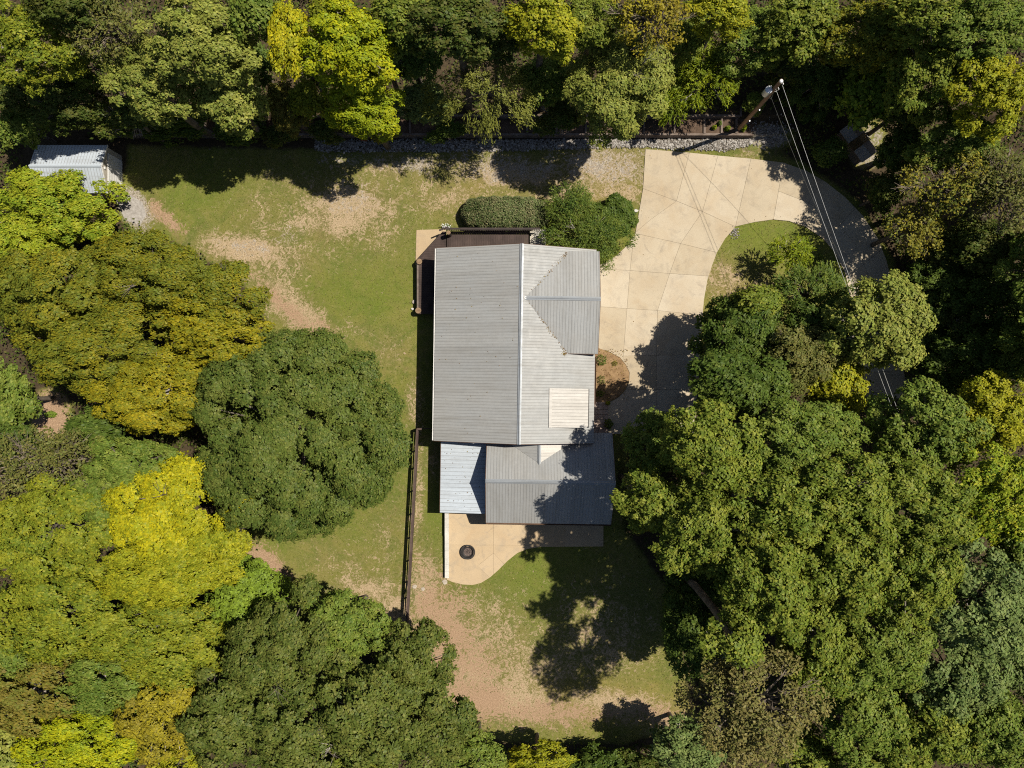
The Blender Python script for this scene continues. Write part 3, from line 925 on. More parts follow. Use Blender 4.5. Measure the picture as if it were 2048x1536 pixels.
# --- rear wing
WRZ, WEZ = 4.88, 2.72
WY, WYB, WYT = -7.30, -10.82, -3.70
WXL, WXR = -1.86, 7.86
wing = roof_part('wing_roof', label='grey ribbed gable roof of the rear wing, partly in tree shade')
roof_plane(wing, (WXL, WYB, WEZ), (1, 0, 0), (0, WY - WYB, WRZ - WEZ), WXR - WXL, math.hypot(WY - WYB, WRZ - WEZ), M['roof_y'])
st = (WRZ - WEZ) / (WYT - WY)
roof_plane(wing, (WXL, WYT, WEZ), (1, 0, 0), (0, WY - WYT, WRZ - WEZ), WXR - WXL, math.hypot(WYT - WY, WRZ - WEZ), M['roof_y'], clip=[((0, -3.95, 0), (-1, 0.0001, 0.0))] if False else None)
ridge_cap((WXL - 0.02, WY, WRZ), (WXR + 0.02, WY, WRZ), 0.16, 0.16, wing, M['ridge'], 0.16 * st, 0.16 * (WRZ - WEZ) / (WY - WYB))
for xx in (WXL - 0.015, WXR + 0.015):
    MB().beam((xx, WYB, WEZ - 0.10), (xx, WY, WRZ - 0.10), 0.04, 0.17).build('rake_trim', M['trim_brown'], wing)
    MB().beam((xx, WYT, WEZ - 0.10), (xx, WY, WRZ - 0.10), 0.04, 0.17).build('rake_trim', M['trim_brown'], wing)
gutter((WXL, WYB, WEZ - 0.02), (WXR, WYB, WEZ - 0.02), wing, 1, M['trim_brown'])

# --- small saddle gable between main block and wing
SX, SZ = 2.16, 4.12
saddle = roof_part('saddle_roof', label='small pale gable joining the main roof to the rear wing')
sy0, sy1 = -6.95, -4.0
for (w, s) in ((2.5, -1), (3.0, 1)):
    e = Vector((SX + s * w, sy0, SZ - w * 0.37))
    roof_plane(saddle, e, (0, 1, 0), Vector((SX, sy0, SZ)) - e, sy1 - sy0, (Vector((SX, sy0, SZ)) - e).length, M['roof'] if s < 0 else M['roof_white'],
               clip=[((0, WY, WRZ + 0.03), (0, -st, -1))])
ridge_cap((SX, -6.12, SZ), (SX, sy1, SZ), 0.13, 0.13, saddle, M['ridge'], 0.13 * 0.37, 0.13 * 0.37, up=0.04)

# --- lean-to porch
porch = roof_part('porch_roof', label='low bluish white lean-to porch roof')
PXL = -5.50; PY0, PY1 = -10.16, -4.20
PZL, PZR = 2.28, 2.62
roof_plane(porch, (PXL, PY0, PZL), (0, 1, 0), (WXL + 0.25 - PXL, 0, PZR - PZL), PY1 - PY0, math.hypot(WXL + 0.25 - PXL, PZR - PZL), M['roof_blue'], panel_w=0.92, ribs=3)
MB().beam((PXL - 0.02, PY0, PZL - 0.08), (PXL - 0.02, PY1, PZL - 0.08), 0.04, 0.14).build('fascia', M['trim_brown'], porch)
for yy in (PY0 + 0.2, -7.2, PY1 - 0.3):
    MB().tube([(PXL + 0.25, yy, 0.0), (PXL + 0.25, yy, PZL - 0.03)], [0.09, 0.085], 10).build('porch_post', M['log'], porch)
m = MB(); m.add([(-3.55, Y0 - 0.02, 3.88), (-2.85, Y0 - 0.10, 4.02), (-2.2, Y0 - 0.06, 3.86), (-3.55, Y0 + 0.02, 3.92), (-2.85, Y0 + 0.05, 4.06), (-2.2, Y0 - 0.01, 3.90)],
              [(0, 1, 4, 3), (1, 2, 5, 4)])
m.build('flashing', M['white'], main)


# --- walls
def gable_block(name, x0, x1, y0, y1, ez, rz, along, mat, parent):
    m = MB()
    if along == 'y':
        xm = (x0 + x1) / 2
        v = [(x0, y0, 0), (x1, y0, 0), (x1, y0, ez), (xm, y0, rz), (x0, y0, ez), (x0, y1, 0), (x1, y1, 0), (x1, y1, ez), (xm, y1, rz), (x0, y1, ez)]
    else:
        ym = (y0 + y1) / 2
        v = [(x0, y1, 0), (x0, y0, 0), (x0, y0, ez), (x0, ym, rz), (x0, y1, ez), (x1, y1, 0), (x1, y0, 0), (x1, y0, ez), (x1, ym, rz), (x1, y1, ez)]
    m.add(v, [(0, 1, 2, 3, 4), (9, 8, 7, 6, 5), (1, 6, 7, 2), (0, 4, 9, 5), (2, 7, 8, 3), (4, 3, 8, 9)])
    return m.build(name, mat, parent)


def log_courses(parent, a, b, z0, z1, r=0.12):
    a = Vector(a); b = Vector(b)
    z = z0 + r
    while z < z1:
        MB().tube([(a.x, a.y, z), (b.x, b.y, z)], [r, r], 8).build('log', M['log'], parent)
        z += 2 * r * 0.96


w1 = gable_block('wall', EL + 0.55, ER - 0.5, Y0 + 0.5, Y1 - 0.5, 3.0, 5.1, 'y', M['log'], house)
w2 = gable_block('garage_wall', 3.0, CXE - 0.4, CYB + 0.45, CYT - 0.45, 3.95, 5.0, 'x', M['log'], house)
w3 = gable_block('wing_wall', WXL + 0.35, WXR - 0.4, WYB + 0.4, WYT - 0.4, 2.6, 4.6, 'x', M['log'], house)
log_courses(w1, (EL + 0.55, Y0 + 0.5, 0), (EL + 0.55, Y1 - 0.5, 0), 0, 2.7)
log_courses(w1, (ER - 0.5, Y0 + 0.5, 0), (ER - 0.5, CYB + 0.4, 0), 0, 2.7)
log_courses(w3, (WXL + 0.35, WYB + 0.4, 0), (WXR - 0.4, WYB + 0.4, 0), 0, 2.4)


def opening(parent, axis_, at, a0, a1, z0, z1, name='window', glass=True, mat=None):
    """a framed window or door standing proud of a wall face"""
    s = 1 if at > 0 else -1
    def bx(lo, hi, b0, b1, c0, c1):
        return MB().box(lo, hi, b0, b1, c0, c1) if axis_ == 'x' else MB().box(b0, b1, lo, hi, c0, c1)
    o = bx(at, at + 0.16 * s, a0, a1, z0, z1).build(name, mat or M['white'], parent) if s > 0 else bx(at + 0.16 * s, at, a0, a1, z0, z1).build(name, mat or M['white'], parent)
    if glass:
        e = at + 0.16 * s
        lo, hi = (e, e + 0.012) if s > 0 else (e - 0.012, e)
        bx(lo, hi, a0 + 0.07, a1 - 0.07, z0 + 0.07, z1 - 0.07).build('pane', M['glass'], o)
    return o


for yy in (-2.6, 0.6, 3.6):
    opening(house, 'x', EL + 0.47, yy, yy + 1.1, 1.0, 2.2)
opening(house, 'x', ER - 0.42, -2.3, -1.35, 0.05, 2.1, 'door', True, M['trim_brown'])
opening(house, 'x', ER - 0.42, 0.2, 1.3, 1.0, 2.2)
for yy in (3.2, 6.6):
    opening(house, 'x', CXE - 0.4, yy, yy + 2.7, 0.05, 2.3, 'garage_door', False)
for xx in (0.4, 3.0, 5.4):
    opening(house, 'y', WYB + 0.34, xx, xx + 1.0, 0.9, 2.1)

# ------------------------------------------------------------------ deck
DZ = 0.75
deck = empty('deck', G(870, 500, 0))
tag(deck, 'dark brown stained wooden deck with railings wrapping the house corner', 'deck')


def local(p, root):
    return Vector(p) - root.location


def board(poly, z0, z1, parent, mat, name='board'):
    v, f = prism([(x - parent.location.x, y - parent.location.y) for x, y in poly], z0 - parent.location.z, z1 - parent.location.z)
    return mesh_obj(name, v, f, mat, parent)


bw = 0.14
a = G(894, 463, DZ); b = G(1057, 510, DZ)
x = a.x
while x < b.x - 0.05:                                  # upper wing: boards run towards the house
    board([(x, b.y), (x + bw - 0.008, b.y), (x + bw - 0.008, a.y), (x, a.y)], DZ - 0.035, DZ + random.uniform(-0.003, 0.003), deck, M['deck'])
    x += bw
top = a.y
yb = G(0, 628, DZ).y; xr = G(893, 0, DZ).x - 0.03; xl = G(835, 0, DZ).x
kx = G(885, 463, DZ); kl = G(835, 518, DZ)
y = yb
while y < top - 0.05:                                  # side wing: boards run across, cut on the diagonal at the corner
    def xleft(yy):
        return xl if yy <= kl.y else kl.x + (yy - kl.y) * (kx.x - kl.x) / (kx.y - kl.y)
    y1 = min(y + bw - 0.008, top)
    board([(xleft(y), y), (xr, y), (xr, y1), (xleft(y1), y1)], DZ - 0.035, DZ + random.uniform(-0.003, 0.003), deck, M['deck'])
    y += bw
# skirt / joists
for (p, q) in (((xl + 0.05, yb), (xl + 0.05, kl.y)), ((kl.x + 0.05, kl.y), (kx.x + 0.05, kx.y)), ((xl, yb + 0.04), (xr, yb + 0.04)), ((kx.x, top - 0.05), (b.x, top - 0.05))):
    pa = local((p[0], p[1], DZ - 0.17), deck); pb = local((q[0], q[1], DZ - 0.17), deck)
    MB().beam(pa, pb, 0.045, 0.24).build('rim_joist', M['deck_rail'], deck)


def railing(p, q, root, skip_end=False, rail_w=0.14):
    p = Vector((p[0], p[1], DZ)); q = Vector((q[0], q[1], DZ))
    L = (q - p).length
    MB().beam(local(p + Vector((0, 0, 0.95)), root), local(q + Vector((0, 0, 0.95)), root), rail_w, 0.04).build('top_rail', M['deck_rail'], root)
    MB().beam(local(p + Vector((0, 0, 0.12)), root), local(q + Vector((0, 0, 0.12)), root), 0.05, 0.07).build('bottom_rail', M['deck_rail'], root)
    n_ = int(L / 0.14)
    for i in range(1, n_):
        c = p.lerp(q, i / n_)
        lc = local(c, root)
        MB().box(lc.x - 0.018, lc.x + 0.018, lc.y - 0.018, lc.y + 0.018, lc.z + 0.14, lc.z + 0.93).build('baluster', M['deck_rail'], root)


pt = G(893, 458.5, DZ)
railing((pt.x, top + 0.02), (b.x + 0.9, top + 0.02), deck, rail_w=0.16)
MB().beam(local((xl + 0.02, yb + 0.1, DZ + 0.02), deck), local((xl + 0.02, kl.y - 0.1, DZ + 0.02), deck), 0.13, 0.05).build('edge_beam', M['planks'], deck)
pa = G(884, 461, DZ)
MB().beam(local((pa.x - 0.15, pa.y - 0.18, 1.55), deck), local((pa.x + 0.55, pa.y + 0.12, 1.55), deck), 0.12, 0.05).build('top_rail', M['deck_rail'], deck)
for (px, py, z, r) in ((897, 465, 1.80, 0.17), (838.5, 523, 0.92, 0.235), (836.5, 621, 0.92, 0.245)):
    c = local(G(px, py, z), deck)
    o = MB().tube([(c.x, c.y, 0), (c.x, c.y, z)], [r * 1.02, r], 18).build('log_post', M['deck_rail'], deck)
    MB().lathe([(0.0, z + 0.012), (r * 0.96, z + 0.012), (r * 0.97, z - 0.01)], 18, (c.x, c.y, 0)).build('cut_top', M['log_end'], o)

# ------------------------------------------------------------------ paddock fence
FH = 1.12
fa = G(834, 858, FH); fb = G(812.5, 1246, FH)
fence = empty('rail_fence', (fb.x, fb.y, 0))
tag(fence, 'dark brown three-rail wooden fence running down the lawn from the house', 'fence')
nb = 8


def fpt(t): return Vector((fa.x + (fb.x - fa.x) * t, fa.y + (fb.y - fa.y) * t, 0))


ts = [i / nb for i in range(nb + 1)]
ts = [0, .115, .205, .325, .445, .57, .69, .80, .885, 1.0]
for i, t_ in enumerate(ts):
    c = local(fpt(t_), fence)
    MB().box(c.x - 0.055, c.x + 0.055, c.y - 0.055, c.y + 0.055, -0.1, FH + 0.02).build('post', M['fence'], fence)
for i in range(len(ts) - 1):
    p, q = local(fpt(ts[i]), fence), local(fpt(ts[i + 1]), fence)
    for z in (0.38, 0.70, 1.00):
        up = Vector((0.075, 0, z)); jit = Vector((0, 0, random.uniform(-0.012, 0.012)))
        MB().beam(p + up + jit, q + up, 0.035, 0.13).build('rail', M['fence'], fence)
    MB().beam(p + Vector((0.02, 0, FH + 0.04)), q + Vector((0.02, 0, FH + 0.04)), 0.16, 0.035).build('cap_board', M['fence'], fence)
g0, g1 = local(fpt(ts[7]), fence), local(fpt(ts[8]), fence)
MB().beam(g0 + Vector((0.0, 0, 0.35)), g1 + Vector((0.0, 0, 1.0)), 0.035, 0.12).build('brace', M['fence'], fence)
s0 = local(fa, fence); s0.z = 0; s1 = local(G(868, 857, 1.1), fence); s1.z = 0
for z in (0.38, 0.70, 1.00):
    MB().beam(s0 + Vector((0.06, 0, z)), s1 + Vector((0, 0, z)), 0.035, 0.10).build('rail', M['fence'], fence)
MB().beam(s0 + Vector((0, 0, FH + 0.075)), s0 + Vector((0.42, 0, FH + 0.075)), 0.16, 0.035).build('cap_board', M['fence'], fence)

# ------------------------------------------------------------------ low patio wall, fire pit, stones
pw = empty('patio_wall', G(894, 1090, 0))
tag(pw, 'low patio wall with pale flat cap stones beside the lawn', 'wall')
ya, yb_ = G(0, 1020, 0.5).y, G(0, 1157, 0.5).y
xw = G(893.5, 0, 0.5).x
segs = [(ya, ya - 2.1, 0.50), (ya - 2.1, ya - 3.9, 0.44), (ya - 3.9, yb_, 0.40)]
for (p, q, h) in segs:
    MB().box(xw - 0.13 - pw.location.x, xw + 0.13 - pw.location.x, q - pw.location.y, p - pw.location.y, -0.05, h - 0.06).build('wall_body', M['stone'], pw)
    k = 3; L = (p - q) / k
    for i in range(k):
        y1 = p - i * L - 0.004; y0 = p - (i + 1) * L + 0.004
        MB().box(xw - 0.165 - pw.location.x, xw + 0.165 - pw.location.x, y0 - pw.location.y, y1 - pw.location.y, h - 0.06, h + random.uniform(-0.004, 0.004)).build('cap_stone', M['wallcap'], pw)

fp = empty('fire_pit', G(936, 1103, 0.06))
tag(fp, 'round black steel fire pit full of ash on the patio', 'fire pit')
MB().lathe([(0.50, 0.22), (0.60, 0.22), (0.60, 0.245), (0.50, 0.245), (0.50, 0.22)], 32).build('outer_ring', M['black'], fp)
MB().lathe([(0.0, 0.06), (0.30, 0.08), (0.46, 0.20), (0.48, 0.31), (0.445, 0.31), (0.42, 0.22), (0.28, 0.12), (0.0, 0.10)], 28).build('bowl', M['black'], fp)
MB().lathe([(0.0, 0.20), (0.15, 0.18), (0.30, 0.15), (0.36, 0.165)], 18).build('ash_bed', M['ash'], fp)
for k in range(4):
    a_ = k * math.pi / 2 + 0.4
    MB().tube([(0.55 * math.cos(a_), 0.55 * math.sin(a_), 0), (0.53 * math.cos(a_), 0.53 * math.sin(a_), 0.23)], [0.02, 0.02], 8).build('leg', M['black'], fp)
    MB().beam((0.46 * math.cos(a_), 0.46 * math.sin(a_), 0.235), (0.56 * math.cos(a_), 0.56 * math.sin(a_), 0.235), 0.05, 0.02).build('bracket', M['black'], fp)
for k, (r0, a_, l_) in enumerate(((0.06, 0.3, 0.34), (0.1, 2.2, 0.3), (0.03, 1.2, 0.26))):
    c_, s_ = math.cos(a_), math.sin(a_)
    MB().tube([(r0 - l_ / 2 * c_, -l_ / 2 * s_ + r0, 0.22), (r0 + l_ / 2 * c_, l_ / 2 * s_ + r0, 0.25)], [0.04, 0.035], 7).build('charred_log', M['ash'], fp)


def rock(px, py, rx, ry, h, mat, name, label, cat, group=None, seed=0):
    rg = random.Random(seed)
    n_ = 11
    prof = []
    for (k, z) in ((1.0, 0.0), (1.0, 0.55), (0.82, 0.92), (0.4, 1.0)):
        prof.append([(math.cos(2 * math.pi * i / n_) * rx * k, math.sin(2 * math.pi * i / n_) * ry * k, h * z) for i in range(n_)])
    j = [rg.uniform(0.78, 1.12) for _ in range(n_)]
    vs_ = [(x * j[i], y * j[i], z + rg.uniform(-0.03, 0.03) * h) for r_ in prof for i, (x, y, z) in enumerate(r_)]
    fs_ = [(a_ * n_ + i, a_ * n_ + (i + 1) % n_, (a_ + 1) * n_ + (i + 1) % n_, (a_ + 1) * n_ + i) for a_ in range(3) for i in range(n_)] + [tuple(3 * n_ + i for i in range(n_))]
    o = mesh_obj(name, vs_, fs_, mat)
    g = G(px, py, 0); o.location = (g.x, g.y, float(ground_h(g.x, g.y)))
    return tag(o, label, cat, group)


rock(828, 604, 0.15, 0.20, 0.18, M['stone'], 'edging_rock', 'tan rock on the grass beside the deck edge', 'rock', 'rocks by the deck', 1)
rock(825.5, 618, 0.13, 0.11, 0.16, M['wallcap'], 'edging_rock', 'white rock beside the log post at the deck corner', 'rock', 'rocks by the deck', 2)
for i, (px, py, r_, lb) in enumerate(((889.5, 1164, 0.22, 'round stepping stone just below the end of the patio wall'), (829, 1173, 0.20, 'round stepping stone nearest the rail fence'),
                                      (846, 1178, 0.19, 'round stepping stone in the middle of the three by the fence'))):
    rock(px, py, r_, r_ * 0.9, 0.05, M['stone'], 'stepping_stone', lb, 'stepping stone', 'stepping stones towards the fence', 5 + i)
rock(1271, 422, 0.26, 0.14, 0.16, M['wallcap'], 'edging_rock', 'pale flat rock at the driveway edge beside the round dark shrub', 'rock', None, 9)

# ------------------------------------------------------------------ utility pole and wires
PB = G(1480, 255, 0.85)
pole = empty('utility_pole', (PB.x, PB.y, float(ground_h(PB.x, PB.y)) - 0.05))
tag(pole, 'tall brown wooden utility pole carrying a grey transformer', 'utility pole')
ph = 9.65 - pole.location.z
MB().tube([(0, 0, 0), (0.02, 0, ph * 0.5), (0, 0.02, ph)], [0.165, 0.145, 0.125], 14).build('pole_shaft', M['pole'], pole)
MB().lathe([(0.0, ph + 0.05), (0.10, ph + 0.03), (0.135, ph - 0.02), (0.13, ph - 0.08)], 14).build('pole_cap', M['porcelain'], pole)
tz = 7.65 - pole.location.z
tr = MB().lathe([(0.0, tz - 0.02), (0.20, tz), (0.25, tz + 0.06), (0.25, tz + 0.72), (0.26, tz + 0.74), (0.26, tz + 0.78), (0.18, tz + 0.84), (0.0, tz + 0.86)], 24, (-0.42, -0.10, 0)).build('transformer', M['galv'], pole, True)
for (dx, dy, hh) in ((-0.10, 0.10, 0.34), (0.06, 0.12, 0.28)):
    prof = [(0.03, 0)]
    for k in range(5): prof += [(0.055, 0.03 + k * hh / 6), (0.028, 0.055 + k * hh / 6)]
    prof += [(0.02, hh), (0.0, hh)]
    MB().lathe(prof, 12, (-0.42 + dx, -0.10 + dy, tz + 0.83)).build('bushing', M['porcelain'], tr)
MB().box(-0.20, -0.08, -0.10, 0.0, tz + 0.15, tz + 0.20).build('bracket', M['galv'], tr)
MB().box(-0.20, -0.08, -0.10, 0.0, tz + 0.60, tz + 0.65).build('bracket', M['galv'], tr)
MB().tube([(0.14, -0.02, ph - 0.35), (0.18, -0.10, ph - 0.15), (0.16, -0.22, ph - 0.10)], [0.035, 0.035, 0.03], 8).build('insulator', M['porcelain'], pole)
MB().tube([(0.13, -0.05, ph - 0.95), (0.22, -0.14, ph - 1.05)], [0.03, 0.03], 8).build('insulator', M['porcelain'], pole)
cd = [(-0.2, -0.3, tz + 0.2), (-0.05, -0.42, tz + 0.0), (0.1, -0.35, tz - 0.2), (0.14, -0.15, tz - 0.05), (0.15, -0.05, tz + 0.4), (0.14, -0.05, ph - 0.95)]
MB().tube(cd, [0.012] * 6, 5).build('jumper_cable', M['wire_dark'], pole)
cd = [(0.12, 0.0, ph - 1.0), (0.26, -0.1, ph - 1.25), (0.2, -0.12, ph - 1.5), (0.0, -0.2, tz + 0.75)]
MB().tube(cd, [0.018] * 4, 5).build('jumper_cable', M['white'], pole)
for zz in (2.2, 4.4):
    MB().box(0.12, 0.20, -0.2, -0.1, zz, zz + 0.06).build('clip', M['galv'], pole)
MB().tube([(0.10, -0.14, 0.1), (0.09, -0.13, ph * 0.8)], [0.015, 0.015], 5).build('ground_lead', M['wire_dark'], pole)


def wire(name, a, b, sag, r, mat, label):
    a = Vector(a); b = Vector(b)
    pts = []
    for i in range(41):
        t_ = i / 40
        p = a.lerp(b, t_); p.z -= 4 * sag * t_ * (1 - t_)
        pts.append(p - a)
    o = MB().tube(pts, [r] * 41, 6).build(name, mat)
    o.location = a
    return tag(o, label, 'wire', 'power lines')


wa = G(1562.5, 164, 9.45); wb = G(1772, 770, 8.4); d_ = (wb - wa); wb2 = wa + d_ * 2.6; wb2.z = 9.4
wire('power_line', wa, wb2, 0.75, 0.011, M['wire'], 'bright overhead power line from the top of the utility pole')
wa = G(1551.5, 178, 8.75); wb = G(1763, 770, 7.8); d_ = (wb - wa); wb2 = wa + d_ * 2.6; wb2.z = 8.8
wire('power_line', wa, wb2, 0.75, 0.010, M['wire'], 'lower bright overhead line leaving the pole beside its transformer')
wa = G(1541.5, 193, 7.9); wb = G(1590, 330, 5.6); d_ = wb - wa; wb2 = wa + d_ * 3.4; wb2.z = 3.2
wire('service_wire', wa, wb2, 0.6, 0.010, M['wire_dark'], 'thin dark service wire dropping from below the transformer')

# ------------------------------------------------------------------ garden shed, upper left
SXR, SXL = G(214, 0, 2.3).x, G(72, 0, 2.3).x
SYT, SYB = G(0, 290, 2.3).y, G(0, 386, 2.3).y
shed = empty('garden_shed', ((SXR + SXL) / 2, (SYT + SYB) / 2, 0))
tag(shed, 'beige garden shed with white roll-up door and pale metal roof', 'shed')
hx, hy = (SXR - SXL) / 2, (SYT - SYB) / 2
gable_block('wall', -hx + 0.1, hx - 0.08, -hy + 0.14, hy - 0.14, 2.22, 2.95, 'x', M['beige'], shed)
sr_ = empty('roof'); sr_.parent = shed
roof_plane(sr_, (-hx, -hy, 2.28), (1, 0, 0), (0, hy, 0.82), 2 * hx, math.hypot(hy, 0.82), M['roof_blue'])
roof_plane(sr_, (-hx, hy, 2.28), (1, 0, 0), (0, -hy, 0.82), 2 * hx, math.hypot(hy, 0.82), M['roof_blue'])
ridge_cap((-hx - 0.01, 0, 3.10), (hx + 0.01, 0, 3.10), 0.12, 0.12, sr_, M['roof_blue'], 0.05, 0.05)
for s in (-1, 1):
    MB().beam((hx + 0.01, s * hy, 2.22), (hx + 0.01, 0, 3.04), 0.03, 0.12).build('rake_trim', M['white'], shed)
for k in range(9):
    z = 0.08 + k * 0.24
    MB().box(hx - 0.078, hx - 0.05, -hy + 0.15, -1.35, z, z + 0.215).build('siding_board', M['beige'], shed)
    MB().box(hx - 0.078, hx - 0.05, 1.38, hy - 0.15, z, z + 0.215).build('siding_board', M['beige'], shed)
dr = MB().box(hx - 0.07, hx - 0.04, -1.3, 1.33, 0.05, 2.10).build('roll_up_door', M['white'], shed)
for k in range(6):
    MB().box(hx - 0.039, hx - 0.02, -1.24, 1.27, 0.07 + k * 0.335, 0.07 + k * 0.335 + 0.30).build('door_panel', M['white'], dr)
MB().lathe([(0.0, 0.08), (0.10, 0.06), (0.12, 0)], 12, (0, 0, 0)).build('gable_vent', M['white'], shed).matrix_local = Matrix.Translation((hx - 0.05, 0, 2.55)) @ Matrix.Rotation(math.pi / 2, 4, 'Y')

# ------------------------------------------------------------------ small weathered shed in the woods
c0 = G(1718, 282, 1.5)
cab = empty('wood_shed', (c0.x, c0.y, float(ground_h(c0.x, c0.y))), math.radians(-54))
tag(cab, 'small weathered shed under trees with grey sheet roof and one rusty brown sheet', 'shed')
L2, w_l, w_r = 1.55, 0.72, 0.85
gable_block('wall', -L2 + 0.1, L2 - 0.1, -w_l + 0.1, w_r - 0.1, 1.25, 1.55, 'x', M['planks'], cab)
rf = empty('roof'); rf.parent = cab
for (u0, u1, mt) in ((-L2, -0.32, 'sheet_old'), (-0.32, 0.42, 'sheet_rust'), (0.42, L2, 'sheet_old')):
    lift = 0.03 if mt == 'sheet_rust' else 0.0
    roof_plane(rf, (u0, -w_l, 1.28 + lift), (1, 0, 0), (0, w_l, 0.34), u1 - u0, math.hypot(w_l, 0.34), M[mt], panel_w=(u1 - u0), ribs=5)
    roof_plane(rf, (u0, w_r, 1.22 + lift), (1, 0, 0), (0, -w_r, 0.40), u1 - u0, math.hypot(w_r, 0.40), M['planks'] if mt == 'sheet_old' else M[mt], panel_w=(u1 - u0), ribs=5)
MB().beam((-1.0, 0.95, 1.0), (0.5, 1.0, 1.1), 0.05, 0.05).build('loose_rail', M['sheet_old'], cab)


# ------------------------------------------------------------------ foliage
def unit(a):
    return a / np.maximum(np.linalg.norm(a, axis=-1, keepdims=True), 1e-9)


def leaf_cards(name, c, nrm, size, mat, parent=None, aspect=0.62, tang=None, fold=0.16):
    """many small folded leaf faces as one mesh: centres, normals, lengths"""
    n = len(c)
    nrm = unit(nrm)
    if tang is None: tang = RNG.normal(size=(n, 3))
    t = unit(tang - (tang * nrm).sum(1, keepdims=True) * nrm)
    b = np.cross(nrm, t)
    L = size[:, None] * 0.5
    W = L * aspect
    tip = RNG.uniform(0.0, 0.25, (n, 1))
    V = np.stack([c - t * L, c + b * W - t * L * tip + nrm * W * fold, c + t * L - nrm * L * 0.15, c - b * W - t * L * tip + nrm * W * fold], 1).reshape(-1, 3)
    me = bpy.data.meshes.new(name)
    me.vertices.add(4 * n); me.vertices.foreach_set('co', V.astype(np.float32).ravel())
    me.loops.add(4 * n); me.loops.foreach_set('vertex_index', np.arange(4 * n, dtype=np.int32))
    me.polygons.add(n); me.polygons.foreach_set('loop_start', (np.arange(n) * 4).astype(np.int32))
    me.update(calc_edges=True)
    me.materials.append(mat)
    return link(name, me, parent)


DENS = 1.0
LEAVES = [0]


def crown_points(R, Rv, rg, bough=None, upper=0.15, skirt=False):
    """bough centres over the dome of an uneven crown; returns centres, outward directions, radii"""
    Rx, Ry = R
    Rm = (Rx + Ry) / 2
    rb = bough or min(1.45 if Rm > 6 else 1.30, max(0.55, 0.235 * Rm))
    n = int((4.6 if Rm > 6 else 3.0 if skirt else 2.3) * (Rm / rb) ** 2 * (0.55 + 0.45 * min(1.4, Rv / Rm))) + 6
    k = np.arange(n) + 0.5
    # from the pole of the dome to a little below its equator
    cosz = 1 - k / n * (1.72 if skirt else 1 + upper + 0.22)
    th = k * 2.39996 + rg.uniform(0, 6.28)
    th += rg.normal(0, 0.22, n)
    cosz = np.clip(cosz + rg.normal(0, 0.06, n), -0.85, 1)
    sinz = np.sqrt(1 - cosz ** 2)
    d = np.stack([np.cos(th) * sinz, np.sin(th) * sinz, cosz], -1)
    ph = rg.uniform(0, 6.28, 4)
    wob = 1 + (0.10 * np.sin(2 * th + ph[0]) + 0.09 * np.sin(3 * th + ph[1]) + 0.06 * np.sin(5 * th + ph[2])) * (0.45 if Rm > 6 else 1.0)
    rad = (0.86 + rg.uniform(-0.22, 0.12, n) * (0.6 if Rm > 6 else 1.0)) * (1 + (wob - 1) * sinz)
    c = d * rad[:, None] * np.array([Rx - rb * 0.45, Ry - rb * 0.45, Rv - rb * 0.3])
    c[:, 2] *= np.where(c[:, 2] < 0, 1.5 if skirt else 1.0, 1.0)
    r = rb * rg.uniform(0.50, 1.22, n)
    # a few inner boughs, so gaps show more leaves further down
    m = int(n * 0.28)
    di = unit(rg.normal(size=(m, 3)) * np.array([1, 1, 0.6])); di[:, 2] = np.abs(di[:, 2]) * 0.7
    ci = di * rg.uniform(0.3, 0.62, (m, 1)) * np.array([Rx, Ry, Rv])
    # boughs around the leader close the middle of the crown
    cc = rg.normal(0, 0.16, (5, 3)) * np.array([Rx, Ry, 0]) + np.array([0, 0, 1]) * Rv * rg.uniform(0.35, 0.68, (5, 1))
    ci = np.concatenate([ci, cc]); di = np.concatenate([di, np.tile([0.0, 0.0, 1.0], (5, 1))]); m += 5
    c = np.concatenate([c, ci]); d = np.concatenate([d, di]); r = np.concatenate([r, rb * rg.uniform(0.7, 1.1, m)])
    return c, unit(d / np.array([Rx, Ry, Rv]) * Rm), r


def limb(mb, a, b, r0, r1, rg, n=5, segs=4, bend=0.12):
    a = np.array(a, float); b = np.array(b, float)
    L = np.linalg.norm(b - a)
    mid = (a + b) / 2 + rg.normal(0, bend * L, 3) * np.array([1, 1, 0.5]) - np.array([0, 0, 0.06 * L])
    pts = []; rr = []
    for i in range(segs + 1):
        t = i / segs
        pts.append((1 - t) ** 2 * a + 2 * t * (1 - t) * mid + t * t * b)
        rr.append(r0 + (r1 - r0) * t ** 0.8)
    mb.tube(pts, rr, n, cap=False)


CLASSES = [1.3, 2.1, 3.1, 4.4, 8.1]
VARIANTS = [3, 5, 6, 5, 1]
PROTO = {}


